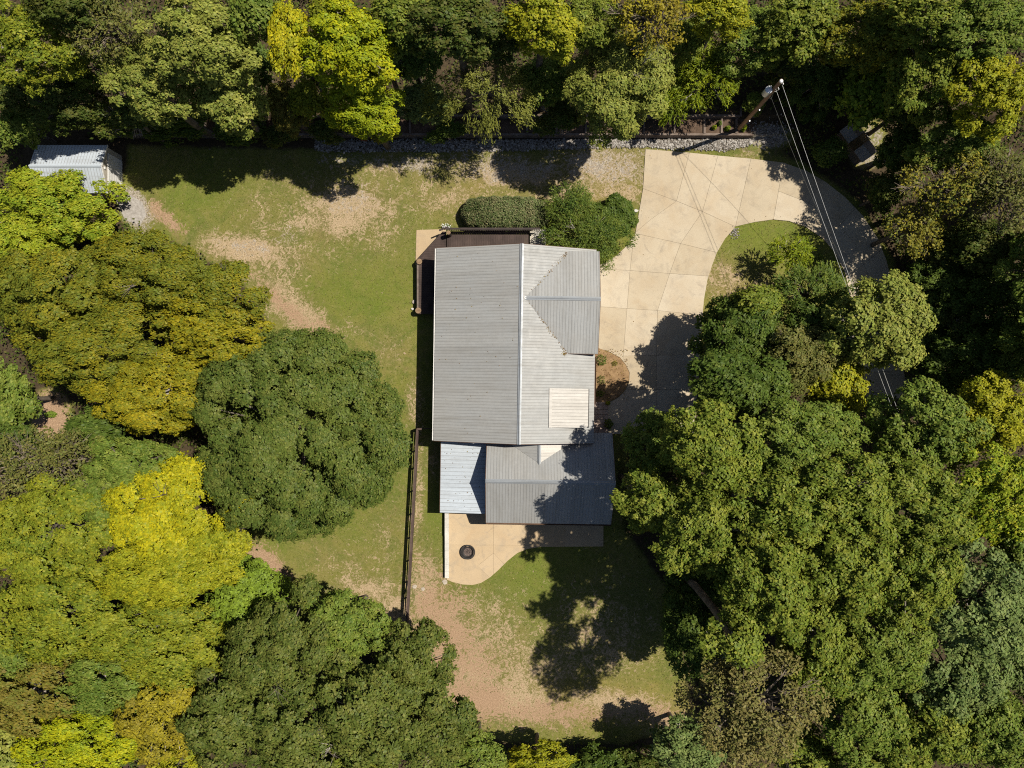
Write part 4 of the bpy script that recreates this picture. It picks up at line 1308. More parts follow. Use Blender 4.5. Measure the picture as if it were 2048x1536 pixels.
def build_crown(rg, Rx, Ry, Rv, kind, lf, dens):
    """leaf mesh of one crown around its own centre, with the boughs it hangs on"""
    Rm = (Rx + Ry) / 2
    sparse = kind == 'twiggy'
    C_, D_, R_ = crown_points((Rx, Ry), Rv, rg, bough=(0.75 if kind in ('feather', 'weep') and Rm > 2 else None), skirt=(kind == 'broad'))
    cs = []; ns = []; sz = []; tg = []
    drop = rg.uniform(size=len(R_)) < (0.20 if sparse else 0.0 if Rm > 6 else 0.04)
    sp = 0.19 * lf / 0.165 if kind == 'broad' else 0.27
    for i in range(len(R_)):
        if drop[i]: continue
        rb = R_[i]
        nt = max(6, int(3.1 * (rb / sp) ** 2 * DENS * dens * (0.62 if sparse else 1.0)))
        d = unit(rg.normal(size=(nt * 3, 3)))
        s = d[:, 2] * 0.75 + (d * D_[i]).sum(1) * 0.65 + rg.normal(0, 0.25, len(d))
        d = d[np.argsort(-s)[:nt]]
        lump = 1 + 0.16 * np.sin(d[:, :1] * 5.1 + i) * np.sin(d[:, 1:2] * 5.7 + 2 * i)
        tc = C_[i] + d * rb * rg.uniform(0.74, 1.05, (nt, 1)) * lump * np.array([1, 1, 0.70])
        if kind == 'broad':
            m = 9
            lc = tc[:, None, :] + rg.normal(0, 0.62 * lf, (nt, m, 3)) * np.array([1, 1, 0.5])
            ln = np.array([0, 0, 0.62]) + d[:, None, :] * 0.85 + rg.normal(0, 0.34, (nt, m, 3))
            tt = lc - tc[:, None, :] + rg.normal(0, 0.05, (nt, m, 3))
        elif kind == 'twiggy':
            m = 8
            lc = tc[:, None, :] + rg.normal(0, 0.16, (nt, m, 3))
            ln = np.array([0, 0, 0.7]) + d[:, None, :] * 0.4 + rg.normal(0, 0.45, (nt, m, 3))
            tt = rg.normal(size=(nt, m, 3))
        elif kind == 'feather':
            m = 8
            out = unit(D_[i] * np.array([1, 1, 0.35]) + d * 0.5 + rg.normal(0, 0.25, (nt, 3)))
            tt = out[:, None, :] + rg.normal(0, 0.35, (nt, m, 3))
            lc = tc[:, None, :] + out[:, None, :] * rg.uniform(-0.25, 0.35, (nt, m, 1)) + rg.normal(0, 0.07, (nt, m, 3))
            ln = np.array([0, 0, 0.9]) + rg.normal(0, 0.4, (nt, m, 3))
        else:
            m = 10
            out = unit(D_[i] * np.array([1, 1, 0.0]) + rg.normal(0, 0.3, (nt, 3)) + np.array([0, 0, -0.9]))
            f_ = rg.uniform(0.0, 1.0, (nt, m, 1))
            lc = tc[:, None, :] + out[:, None, :] * f_ * 0.95 + rg.normal(0, 0.07, (nt, m, 3))
            tt = out[:, None, :] + rg.normal(0, 0.3, (nt, m, 3))
            ln = D_[i] * 0.7 + np.array([0, 0, 0.7]) + rg.normal(0, 0.4, (nt, m, 3))
        cs.append(lc.reshape(-1, 3)); ns.append(ln.reshape(-1, 3)); tg.append(tt.reshape(-1, 3))
        sz.append(rg.uniform(0.5, 1.5, nt * m) * lf * (1.35 if kind == 'feather' else 1.0))
    cs = np.concatenate(cs); ns = np.concatenate(ns); tg = np.concatenate(tg); sz = np.concatenate(sz)
    LEAVES[0] += len(cs)
    o = leaf_cards('crown', cs, ns, sz, LM['oak'], None, aspect={'broad': 0.70, 'twiggy': 0.55, 'feather': 0.26, 'weep': 0.30}[kind], tang=tg)
    me = o.data
    bpy.data.objects.remove(o)
    return me, C_, D_, R_, drop


SEED = [100]


def tree(name, px, py, rx, ry, top, pal, label, kind='broad', cat='tree', group=None, leaf=None, dens=1.0, vr=None, base=None):
    """one tree: trunk, branches and a crown of leaves; px, py and the radii are where its crown shows in the photograph"""
    SEED[0] += 1
    rg = np.random.default_rng(SEED[0])
    Rm0 = (rx + ry) / 2 * (H - top * 0.7) / F
    Rv = vr if vr else min(0.80 * Rm0, (top - 0.5) * 0.46)
    zc = top - Rv
    c0 = G(px, py, zc)
    k = (H - zc) / F
    Rx, Ry = rx * k, ry * k
    Rm = (Rx + Ry) / 2
    gz = float(ground_h(c0.x, c0.y))
    bx, by = rg.normal(0, 0.06 * Rm, 2)
    root = empty(name, (c0.x + bx, c0.y + by, gz))
    tag(root, label, cat, group)
    off = np.array([-bx, -by, zc - gz])        # crown centre in the tree's own space
    sparse = kind == 'twiggy'
    if kind == 'broad' and leaf is None:
        # broadleaf crowns of one size class share leaf meshes, turned and stretched to each tree
        cl = int(np.argmin(np.abs(np.log(np.array(CLASSES) / Rm))))
        var = int(rg.integers(0, VARIANTS[cl]))
        key = (cl, var)
        if key not in PROTO:
            PROTO[key] = build_crown(np.random.default_rng(900 + cl * 10 + var), CLASSES[cl], CLASSES[cl], CLASSES[cl] * 0.8, 'broad', 0.165, 1.0)
        me, C_, D_, R_, drop = PROTO[key]
        S = np.array([Rx, Ry, Rv]) / np.array([CLASSES[cl], CLASSES[cl], CLASSES[cl] * 0.8])
        round_ = abs(Rx / Ry - 1) < 0.18
        th = rg.uniform(0, 6.28) if round_ else rg.choice([0.0, math.pi]) + rg.uniform(-0.25, 0.25)
        ct, st_ = math.cos(th), math.sin(th)
        Q = np.array([[ct, -st_, 0], [st_, ct, 0], [0, 0, 1]])
        C_ = (C_ * S) @ Q.T; D_ = unit(D_ @ Q.T); R_ = R_ * S.mean()
        crown = link('crown', me, root, tuple(off), (0, 0, th), tuple(S))
    else:
        me, C_, D_, R_, drop = build_crown(rg, Rx, Ry, Rv, kind, leaf or 0.19, dens)
        crown = link('crown', me, root, tuple(off))
    crown.material_slots[0].link = 'OBJECT'
    crown.material_slots[0].material = LM[pal]
    # trunk and limbs
    tr_ = 0.045 * Rm + 0.022 * top * 0.6
    fork = np.array([-bx * 0.5, -by * 0.5, max(0.6, (zc - gz) - Rv * 0.55)])
    tm = MB()
    limb(tm, (0, 0, -0.1), fork, tr_, tr_ * 0.72, rg, 8, 4, 0.03)
    limb(tm, fork, off + np.array([0, 0, Rv * 0.35]), tr_ * 0.72, tr_ * 0.22, rg, 7, 4, 0.06)
    tm.build('trunk', M['bark'], root, True)
    bm_ = MB()
    idx = np.arange(len(R_))
    rg.shuffle(idx)
    nl = len(R_) if sparse else min(len(R_), 26)
    for i in idx[:nl]:
        t = rg.uniform(0.0, 0.75)
        a = fork * (1 - t) + (off + np.array([0, 0, Rv * 0.35])) * t
        e = off + C_[i] * (1.04 if drop[i] else 0.93)
        r0 = tr_ * rg.uniform(0.22, 0.42)
        limb(bm_, a, e, r0, 0.022, rg, 4, 4)
        if drop[i] or sparse or rg.uniform() < 0.35:
            for q in range(7 if (drop[i] or sparse) else 3):
                dd = unit(D_[i] * 0.9 + rg.normal(0, 0.7, 3)) * R_[i] * rg.uniform(0.7, 1.3)
                s_ = a + (e - a) * rg.uniform(0.75, 1.0)
                limb(bm_, s_, e + dd, 0.026, 0.009, rg, 3, 2, 0.15)
    bm_.build('branches', M['twig'] if kind in ('twiggy', 'weep') else M['bark_pale'] if rg.uniform() < 0.5 else M['bark'], root)
    return root


T = [
    # --- left edge, from the shed downwards
    ('maple_tree', 95, 424, 128, 90, 7.5, 'bright', 'bright yellow-green maple growing over the front of the garden shed'),
    ('maple_tree', 25, 500, 70, 70, 8.0, 'bright', 'small green maple at the left edge below the garden shed'),
    ('hornbeam_tree', 115, 590, 130, 110, 11.0, 'goldgreen', 'dark olive tree turning gold, on the left edge below the bright maple'),
    ('hornbeam_tree', 300, 545, 130, 85, 10.5, 'goldgreen', 'olive tree whose crown rises between bright maple and lawn'),
    ('hornbeam_tree', 435, 590, 95, 75, 9.5, 'goldgreen', 'olive green tree leaning out to the bare lawn patch'),
    ('hornbeam_tree', 425, 670, 110, 70, 10.0, 'gold', 'golden tree touching the top of the big dark oak'),
    ('hornbeam_tree', 200, 692, 145, 90, 11.0, 'goldgreen', 'broad gold and olive tree above the tan clearing'),
    ('hornbeam_tree', 310, 790, 125, 85, 10.5, 'gold', 'golden brown tree just west of the big dark oak'),
    ('oak_tree', 597, 866, 226, 216, 12.5, 'oak', 'largest round dark green oak standing alone on the lawn'),
    ('young_tree', 8, 800, 52, 76, 7.5, 'mid', 'green tree at the left edge beside the tan clearing'),
    ('birch_tree', 105, 925, 130, 75, 10.5, 'brownolive', 'half bare olive tree with pale twigs below the tan clearing', 'twiggy'),
    ('young_tree', 268, 935, 90, 62, 10.0, 'mid', 'mid green tree between half bare tree and the bright yellow one'),
    ('tulip_tree', 345, 1015, 128, 115, 12.0, 'yellow', 'bright yellow autumn tree against the lower side of the big oak'),
    ('tulip_tree', 90, 1065, 135, 105, 12.0, 'leafy', 'yellow-green tree on the left edge beside the bright yellow tree'),
    ('tulip_tree', 330, 1140, 140, 85, 11.5, 'ygreen', 'yellow tree directly below the brightest yellow crown'),
    ('maple_tree', 490, 1205, 92, 80, 7.0, 'lime', 'lime green maple next to the red mulch path'),
    ('tulip_tree', 120, 1225, 150, 100, 12.0, 'leafy', 'wide yellow-green tree in the left woods below two yellow ones'),
    ('tulip_tree', 320, 1275, 150, 95, 11.5, 'leafy', 'yellow-green tree bordering the dark green lower oaks'),
    ('beech_tree', 75, 1385, 125, 75, 12.0, 'rust', 'rusty orange-brown tree on the lower left edge'),
    ('tulip_tree', 215, 1365, 110, 70, 11.5, 'mid', 'green tree between rusty tree and amber tree'),
    ('tulip_tree', 165, 1480, 135, 80, 12.0, 'ylime', 'vivid yellow tree in the bottom left corner'),
    ('beech_tree', 320, 1435, 85, 80, 11.5, 'amber', 'amber tree beside the vivid yellow corner tree'),
    ('young_tree', 10, 1510, 70, 70, 11.0, 'pale', 'pale green tree cut off by the bottom left corner'),
    ('young_tree', 345, 1535, 55, 45, 10.0, 'ygreen', 'small yellow-green crown at the bottom edge below the amber tree'),
    # --- lower middle, dark oaks
    ('oak_tree', 565, 1310, 130, 115, 12.0, 'darkoak', 'dark oak behind the lime green maple'),
    ('oak_tree', 690, 1255, 90, 75, 9.5, 'mid', 'lower green oak reaching over the mulch path to the lawn'),
    ('oak_tree', 830, 1330, 90, 85, 10.0, 'darkoak', 'dark oak covering the lower end of the rail fence'),
    ('oak_tree', 460, 1440, 105, 95, 12.5, 'darkoak', 'dark oak beside the amber tree near the bottom edge'),
    ('oak_tree', 590, 1465, 110, 95, 13.0, 'darkoak', 'dark oak at the bottom edge with a pale dead branch'),
    ('oak_tree', 735, 1435, 115, 100, 12.5, 'darkoak', 'olive dark oak in the middle of the lower oak group'),
    ('oak_tree', 860, 1450, 90, 95, 11.0, 'darkoak', 'rightmost dark oak of the lower group, bordering the sandy lawn'),
    ('young_tree', 700, 1540, 90, 40, 11.0, 'olive', 'olive crown cut by the bottom edge below the lower oaks'),
    ('young_tree', 955, 1515, 60, 45, 7.0, 'mid', 'small green tree at the bottom edge of the shaded lawn'),
    ('young_tree', 1075, 1525, 75, 34, 6.0, 'ygreen', 'low yellow-green tree at the bottom edge in the lawn shade'),
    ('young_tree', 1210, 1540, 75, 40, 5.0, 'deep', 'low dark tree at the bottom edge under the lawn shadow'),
    # --- right-hand woods
    ('dogwood_tree', 1375, 1500, 72, 55, 8.0, 'blue', 'blue-green small tree at the bottom edge beside the golden grass'),
    ('beech_tree', 1500, 1410, 140, 118, 19.0, 'tan', 'brownish tree with bare twigs at its centre in the lower woods', 'twiggy', 'tree', None, None, 2.0),
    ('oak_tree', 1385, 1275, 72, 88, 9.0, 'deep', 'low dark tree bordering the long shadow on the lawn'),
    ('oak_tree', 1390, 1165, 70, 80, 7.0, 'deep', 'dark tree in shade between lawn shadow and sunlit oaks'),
    ('oak_tree', 1305, 1010, 62, 72, 10.5, 'olive', 'sunlit oak crown closest to the rear wing roof'),
    ('oak_tree', 1310, 890, 66, 60, 9.0, 'mid', 'oak over the shaded end of the driveway'),
    ('oak_tree', 1420, 900, 108, 100, 13.0, 'olive', 'tall oak with pale limbs just past the shaded driveway'),
    ('oak_tree', 1420, 1060, 108, 92, 13.5, 'olive', 'sunlit oak overhanging the lawn with dead twigs on its edge'),
    ('oak_tree', 1570, 890, 105, 85, 12.5, 'mid', 'green oak between the island trees and the tall oaks'),
    ('oak_tree', 1575, 1030, 120, 100, 14.5, 'olive', 'tall oak in the centre of the sunlit woods'),
    ('oak_tree', 1530, 1175, 112, 100, 15.5, 'olive', 'olive oak above the brownish twiggy tree'),
    ('oak_tree', 1715, 990, 110, 90, 14.5, 'olive', 'oak below the driveway gap in the right woods'),
    ('oak_tree', 1690, 1135, 115, 105, 15.0, 'olive', 'tallest olive oak in the middle of the right woods'),
    ('oak_tree', 1640, 1280, 105, 90, 13.5, 'olive', 'oak between twiggy brown tree and the big olive oaks'),
    ('maple_tree', 1850, 865, 105, 95, 12.5, 'mid', 'green maple beside the lower end of the visible driveway'),
    ('maple_tree', 1985, 830, 85, 85, 11.0, 'ygreen', 'yellow-green maple on the right edge at mid height'),
    ('oak_tree', 1840, 1015, 110, 90, 14.5, 'olive', 'olive oak right of the centre of the sunlit woods'),
    ('maple_tree', 1985, 990, 90, 105, 13.5, 'bright', 'bright green maple on the right edge below the yellow-green one'),
    ('oak_tree', 1820, 1150, 105, 95, 14.5, 'olive', 'olive oak next to the blue-green crown at the right edge'),
    ('ash_tree', 1965, 1200, 110, 110, 14.5, 'blue', 'large blue-green ash on the right edge'),
    ('oak_tree', 1760, 1295, 100, 90, 14.0, 'mid', 'green oak below the tallest olive oak'),
    ('ash_tree', 1900, 1345, 110, 95, 14.0, 'blue', 'second blue-green ash lower on the right edge'),
    ('oak_tree', 1720, 1430, 100, 100, 13.0, 'mid', 'mid green oak near the bottom edge beside the twiggy tree'),
    ('oak_tree', 1850, 1450, 100, 95, 13.5, 'olive', 'olive oak near the bottom right corner'),
    ('oak_tree', 1990, 1450, 95, 95, 13.5, 'mid', 'green oak in the bottom right corner'),
    ('oak_tree', 1610, 1510, 75, 60, 9.5, 'olive', 'olive crown at the bottom edge right of the twiggy tree'),
    ('oak_tree', 1770, 1540, 90, 45, 12.0, 'olive', 'olive crown cut by the bottom edge between two oaks'),
    # --- driveway island
    ('cypress_tree', 1618, 590, 78, 68, 6.5, 'juniper', 'dark green feathery cypress on the driveway island', 'feather'),
    ('cypress_tree', 1584, 508, 42, 35, 4.0, 'cedar', 'yellow-green feathery conifer on the island lawn', 'feather'),
    ('oak_tree', 1752, 645, 98, 98, 12.0, 'pale', 'pale sunlit tree leaning over the curved driveway'),
    ('oak_tree', 1650, 660, 70, 80, 8.5, 'deep', 'dark tree in the middle of the island behind the pale one'),
    ('oak_tree', 1478, 672, 98, 84, 8.5, 'deep', 'dark island tree shading the straight driveway'),
    ('oak_tree', 1595, 710, 72, 82, 9.5, 'brownolive', 'brownish olive tree on the island behind the dark one'),
    ('oak_tree', 1512, 610, 50, 34, 8.5, 'olive', 'small olive crown above the dark island tree'),
    ('oak_tree', 1462, 768, 84, 66, 12.5, 'deep', 'low dark tree at the lower tip of the island'),
    ('maple_tree', 1675, 770, 68, 62, 8.5, 'ygreen', 'yellow-green tree beside the driveway gap in the woods'),
    ('maple_tree', 1660, 860, 75, 60, 10.5, 'mid', 'green tree between the yellow-green one and the tall oaks'),
    # --- dark right edge
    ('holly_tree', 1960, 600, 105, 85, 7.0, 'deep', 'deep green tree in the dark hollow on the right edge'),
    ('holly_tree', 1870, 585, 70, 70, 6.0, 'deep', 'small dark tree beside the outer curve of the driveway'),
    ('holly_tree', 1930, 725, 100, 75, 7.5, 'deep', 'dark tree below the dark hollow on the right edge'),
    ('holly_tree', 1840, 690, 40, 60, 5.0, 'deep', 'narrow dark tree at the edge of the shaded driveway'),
    ('locust_tree', 1905, 375, 105, 70, 10.5, 'mixed', 'half bare tree with orange leaves and pale twigs past the driveway curve', 'twiggy'),
    ('locust_tree', 2005, 385, 70, 85, 11.5, 'brownolive', 'nearly bare tree with grey twigs on the right edge', 'twiggy'),
    ('locust_tree', 1830, 455, 60, 60, 8.0, 'mixed', 'thin orange and green tree hanging over the driveway curve', 'twiggy'),
    ('holly_tree', 1960, 490, 80, 55, 8.0, 'under', 'dull green tree just below the bare grey twigs'),
    # --- top right
    ('maple_tree', 1915, 290, 95, 62, 10.0, 'mid', 'green tree above the half bare orange one'),
    ('tulip_tree', 1745, 185, 62, 62, 7.0, 'lime', 'bright large-leaved tree above the weathered wood shed', 'broad', 'tree', None, 0.34),
    ('oak_tree', 1985, 190, 90, 80, 13.5, 'ygreen', 'yellow-green oak on the upper right edge'),
    ('oak_tree', 1860, 140, 95, 85, 12.0, 'olive', 'dark olive oak in the top right woods'),
    ('oak_tree', 1730, 65, 95, 75, 11.0, 'goldgreen', 'olive tree with amber leaves on the top edge right of the pole'),
    ('oak_tree', 1960, 55, 100, 75, 14.5, 'mid', 'green oak in the top right corner'),
    ('oak_tree', 1850, 25, 80, 50, 14.0, 'olive', 'olive crown cut by the top edge near the right corner'),
    ('oak_tree', 1600, 50, 80, 62, 10.5, 'olive', 'olive oak on the top edge above the utility pole'),
    ('oak_tree', 1505, 85, 80, 62, 8.5, 'mid', 'mid green oak behind the bright cedar'),
    ('holly_tree', 1640, 165, 70, 62, 4.8, 'deep', 'dark tree right beside the utility pole'),
    ('holly_tree', 1512, 205, 22, 22, 2.6, 'mid', 'small green tree under the transformer'),
    ('oak_tree', 1440, 28, 70, 45, 12.5, 'ygreen', 'yellow-green crown on the top edge above the bright cedar'),
    # --- top middle
    ('cedar_tree', 1405, 160, 72, 66, 6.0, 'cedar', 'bright yellow-green feathery cedar beside the planting beds', 'feather'),
    ('cedar_tree', 1345, 200, 45, 48, 4.5, 'cedar', 'smaller feathery cedar between bright cedar and round pale tree', 'feather'),
    ('pear_tree', 1232, 165, 108, 112, 10.0, 'pale', 'round pale green tree overhanging the stone strip'),
    ('oak_tree', 1300, 40, 90, 55, 13.5, 'amber', 'tan and amber tree on the top edge behind the round pale tree', 'twiggy'),
    ('hemlock_tree', 968, 185, 92, 82, 10.0, 'willow', 'drooping olive hemlock with pale bare limbs near its top', 'weep'),
    ('oak_tree', 915, 50, 95, 65, 14.0, 'under', 'dull olive oak on the top edge above the drooping hemlock'),
    ('tulip_tree', 1085, 50, 80, 62, 13.0, 'ygreen', 'yellow-green tree on the top edge between dull oak and pale tree'),
    ('young_tree', 1090, 160, 55, 55, 8.0, 'mid', 'green tree squeezed between drooping hemlock and round pale tree'),
    ('young_tree', 1120, 235, 45, 32, 5.0, 'under', 'low dull tree behind the wall beside the hemlock'),
    ('dogwood_tree', 845, 205, 45, 52, 7.0, 'blue', 'small blue-green tree right of the brilliant yellow-green tree'),
    ('tulip_tree', 690, 95, 105, 85, 13.5, 'ylime', 'brilliant yellow-green tulip tree on the top edge'),
    ('tulip_tree', 725, 205, 88, 62, 9.5, 'ylime', 'lower brilliant yellow-green tree overhanging the stone strip'),
    ('tulip_tree', 575, 75, 42, 75, 13.0, 'yellow', 'narrow pure yellow tree on the top edge'),
    ('beech_tree', 575, 215, 42, 52, 7.0, 'rust', 'small brown-leaved tree below the narrow yellow tree'),
    ('oak_tree', 800, 25, 55, 42, 13.0, 'olive', 'small olive crown on the top edge next to the brilliant tulip tree'),
    ('oak_tree', 400, 85, 115, 88, 13.5, 'pale', 'large pale green oak on the top edge'),
    ('oak_tree', 300, 165, 95, 75, 10.5, 'pale', 'pale oak just below and left of the largest pale oak'),
    ('oak_tree', 455, 195, 75, 68, 9.0, 'pale', 'lower pale oak reaching towards the shaded lawn'),
    ('oak_tree', 215, 60, 85, 70, 12.5, 'brownolive', 'half bare olive oak with twigs on the top edge', 'twiggy'),
    ('oak_tree', 60, 90, 95, 80, 12.5, 'leafy', 'green tree tinged yellow in the top left corner'),
    ('oak_tree', 130, 205, 90, 55, 8.5, 'under', 'dark dull tree above the garden shed'),
    ('holly_tree', 40, 250, 42, 42, 5.5, 'mid', 'small green tree left of the garden shed'),
    ('holly_tree', 340, 245, 80, 34, 4.5, 'deep', 'low dark tree along the shaded lawn edge right of the shed'),
    ('holly_tree', 480, 262, 50, 24, 3.5, 'deep', 'lowest dark tree at the end of the shaded timber wall'),
    ('dogwood_tree', 660, 262, 42, 22, 3.2, 'under', 'low dull bush-like tree above the start of the stone strip'),
    ('dogwood_tree', 770, 262, 30, 20, 3.0, 'mixed', 'low tree with yellow and orange leaves above the stone strip'),
    ('oak_tree', 130, 5, 80, 45, 14.0, 'under', 'dull crown cut by the top edge between top left tree and half bare oak'),
    ('oak_tree', 505, 20, 50, 50, 13.0, 'mid', 'green crown on the top edge between largest pale oak and yellow tree'),
    ('oak_tree', 505, 120, 40, 45, 8.0, 'deep', 'dark small tree in the gap beside the largest pale oak'),
    ('oak_tree', 990, 70, 60, 50, 10.0, 'under', 'dull dark tree behind the drooping hemlock'),
    ('oak_tree', 1185, 40, 60, 50, 12.0, 'olive', 'olive crown on the top edge above the round pale tree'),
    ('oak_tree', 820, 110, 50, 55, 9.0, 'deep', 'dark tree in the gap beside the brilliant tulip tree'),
    ('oak_tree', 1370, 80, 50, 45, 8.0, 'olive', 'olive tree behind the bright feathery cedar'),
    ('oak_tree', 1575, 130, 45, 36, 5.0, 'under', 'dull tree directly behind the utility pole top'),
    ('oak_tree', 1690, 150, 55, 50, 5.0, 'under', 'dull tree between pole and bright large-leaved tree'),
    ('oak_tree', 1815, 215, 60, 50, 7.5, 'under', 'dull green tree right of the bright large-leaved tree'),
    ('holly_tree', 1800, 300, 42, 46, 6.0, 'deep', 'dark tree just right of the weathered wood shed'),
    ('holly_tree', 1770, 385, 36, 34, 5.0, 'under', 'low dull tree at the outer bend of the driveway'),
    ('holly_tree', 1660, 305, 34, 26, 3.0, 'deep', 'low dark bush-like tree left of the weathered wood shed'),
    ('holly_tree', 1890, 505, 50, 40, 6.0, 'under', 'dull tree between dark hollow and thin orange tree'),
    ('holly_tree', 1905, 655, 60, 50, 6.0, 'under', 'dull low tree in the middle of the dark hollow'),
    ('holly_tree', 2020, 690, 60, 60, 8.0, 'mid', 'green tree at the right edge below the dark hollow'),
    ('holly_tree', 262, 236, 56, 32, 7.5, 'under', 'dull low tree behind the garden shed door end'),
    ('holly_tree', 560, 270, 36, 20, 3.0, 'under', 'low dull tree left of the start of the stone strip'),
    ('holly_tree', 895, 262, 38, 20, 3.0, 'deep', 'low dark tree behind the wall left of the hemlock'),
    ('young_tree', 20, 890, 60, 50, 8.0, 'deep', 'dark green tree at the left edge above the yellow-green one'),
    ('young_tree', 200, 1000, 60, 50, 9.5, 'mid', 'green tree wedged between yellow-green and bright yellow crowns'),
    ('young_tree', 20, 1310, 60, 50, 10.5, 'mid', 'green tree on the left edge above the rusty tree'),
    ('young_tree', 2040, 1090, 55, 60, 12.0, 'mid', 'green tree on the right edge above the large blue-green ash'),
    ('young_tree', 2038, 1330, 48, 60, 12.0, 'blue', 'small blue-green crown on the right edge between the two ashes'),
    ('young_tree', 1472, 1280, 55, 50, 15.0, 'olive', 'olive crown between low dark trees and brownish twiggy tree'),
    ('young_tree', 620, 195, 42, 40, 8.0, 'leafy', 'yellow-tinged green tree between small brown tree and lower brilliant one'),
    ('young_tree', 8, 185, 50, 42, 8.0, 'under', 'dull tree on the left edge below the top left corner tree'),
    ('young_tree', 165, 132, 45, 38, 8.5, 'olive', 'olive tree below the half bare oak in the top left woods'),
    ('young_tree', 190, 852, 55, 34, 7.5, 'deep', 'dark green tree right of the tan clearing'),
    ('young_tree', 440, 1085, 55, 46, 9.5, 'ygreen', 'yellow-green crown at the edge of the red mulch path'),
    ('young_tree', 760, 100, 50, 45, 10.0, 'mid', 'green tree right of the brilliant tulip tree top'),
    ('young_tree', 655, 30, 45, 35, 12.0, 'leafy', 'yellow-tinged green crown on the top edge behind the tulip tree'),
    ('young_tree', 1290, 1540, 60, 34, 5.0, 'under', 'low dull tree at the bottom edge left of the blue-green one'),
    ('oak_tree', 1538, 768, 52, 44, 10.5, 'deep', 'dark tree wedged between the island tip and the brownish olive tree'),
    # --- just outside the frame, but tall enough to shade what is in it
    ('oak_tree', 2130, 540, 120, 110, 13.5, 'mid', 'tall oak past the right edge shading the dark hollow'),
    ('oak_tree', 2140, 690, 110, 90, 13.5, 'mid', 'tall oak past the right edge below the hollow'),
    ('oak_tree', 2250, 300, 110, 100, 13.0, 'olive', 'tall oak past the right edge above the hollow'),
]
for t_ in T:
    t_ = list(t_)
    if t_[1] > 1290 and 850 < t_[2] < 1330 and t_[5] >= 10: t_[5] += 3.5
    elif t_[2] < 230 and t_[5] >= 9 and t_[1] < 1350 and t_[0] != 'hemlock_tree': t_[5] += 2.0
    tree(*t_)

# red leaves of a sumac at the edge of the stone strip
tree('sumac', 728, 272, 9, 9, 1.6, 'red', 'red-leaved sumac at the edge of the stone strip', 'broad', 'shrub')

# ------------------------------------------------------------------ garden shrubs
def shrub(name, px, py, rx, ry, top, pal, label, kind='broad', leaf=0.10, group=None, dens=2.2):
    SEED[0] += 1
    rg = np.random.default_rng(SEED[0])
    z = top * 0.45
    c0 = G(px, py, z); k = (H - z) / F
    Rx, Ry = rx * k, ry * k
    gz = float(ground_h(c0.x, c0.y))
    root = empty(name, (c0.x, c0.y, gz)); tag(root, label, 'shrub', group)
    n = int(900 * dens * max(0.25, Rx * Ry) * (0.1 / leaf) ** 1.3)
    d = unit(rg.normal(size=(n, 3))); d[:, 2] = np.abs(d[:, 2])
    rr = rg.uniform(0.72, 1.0, (n, 1)) * (1 + 0.12 * np.sin(5 * np.arctan2(d[:, 1:2], d[:, :1]) + rg.uniform(0, 6)) + 0.08 * np.sin(9 * np.arctan2(d[:, 1:2], d[:, :1])))
    c = d * rr * np.array([Rx, Ry, top])
    nr = d * 0.6 + np.array([0, 0, 0.7]) + rg.normal(0, 0.45, (n, 3))
    leaf_cards('leaves', c, nr, rg.uniform(0.7, 1.3, n) * leaf, LM[pal], root, aspect=0.55)
    mb = MB()
    for i in range(7):
        e = d[i] * np.array([Rx, Ry, top]) * 0.7
        limb(mb, (0, 0, -0.05), e, 0.025, 0.008, rg, 4, 3)
    mb.build('stems', M['bark'], root)
    return root


shrub('planter_shrub', 1425.5, 259, 5, 4.2, 0.55, 'cedar', 'leftmost small yellow-green shrub in the timber planting bed', group='planting bed shrubs')
shrub('planter_shrub', 1451.5, 261, 5.5, 5.5, 0.55, 'cedar', 'middle small yellow-green shrub in the timber planting bed', group='planting bed shrubs')
shrub('planter_shrub', 1483, 259, 6.5, 7, 0.7, 'cedar', 'small yellow-green shrub nearest the utility pole', group='planting bed shrubs')
shrub('planter_shrub', 1436, 251, 4, 5, 0.45, 'juniper', 'tiny dark green shrub between two yellow-green ones in the bed', group='planting bed shrubs')
shrub('bed_shrub', 1203, 720, 12, 12, 0.7, 'juniper', 'green shrub at the upper end of the straw bed by the house', dens=1.2)
shrub('bed_shrub', 1202, 760, 9, 10, 0.5, 'brownolive', 'thin olive shrub in the middle of the straw bed', dens=0.8)
shrub('bed_shrub', 1199, 787, 11, 7, 0.5, 'olive', 'low shrub at the lower end of the straw bed', dens=0.9)
shrub('bed_shrub', 1230, 727, 9, 6, 0.35, 'rust', 'sparse brown plant near the curved edge of the straw bed', dens=0.5)
shrub('walk_shrub', 1216, 806, 5, 3.5, 0.5, 'bright', 'bright green potted plant at the corner of the front walk')
shrub('walk_shrub', 1218, 848, 9, 10, 0.9, 'juniper', 'dark shrub in shade at the end of the front walk')
shrub('mulch_shrub', 514, 1134, 8, 8, 0.7, 'lime', 'lone green shrub on the red mulch path')
shrub('clearing_shrub', 99, 829, 12, 7, 0.6, 'lime', 'small green shrub alone in the tan clearing')
shrub('flowering_plant', 893, 452.5, 8, 4, 0.5, 'blue', 'white flowering plant at the outer corner of the deck railing')
shrub('island_shrub', 1638, 520, 13, 13, 1.0, 'deep', 'round dark shrub on the island beside the feathery conifer', dens=1.5)

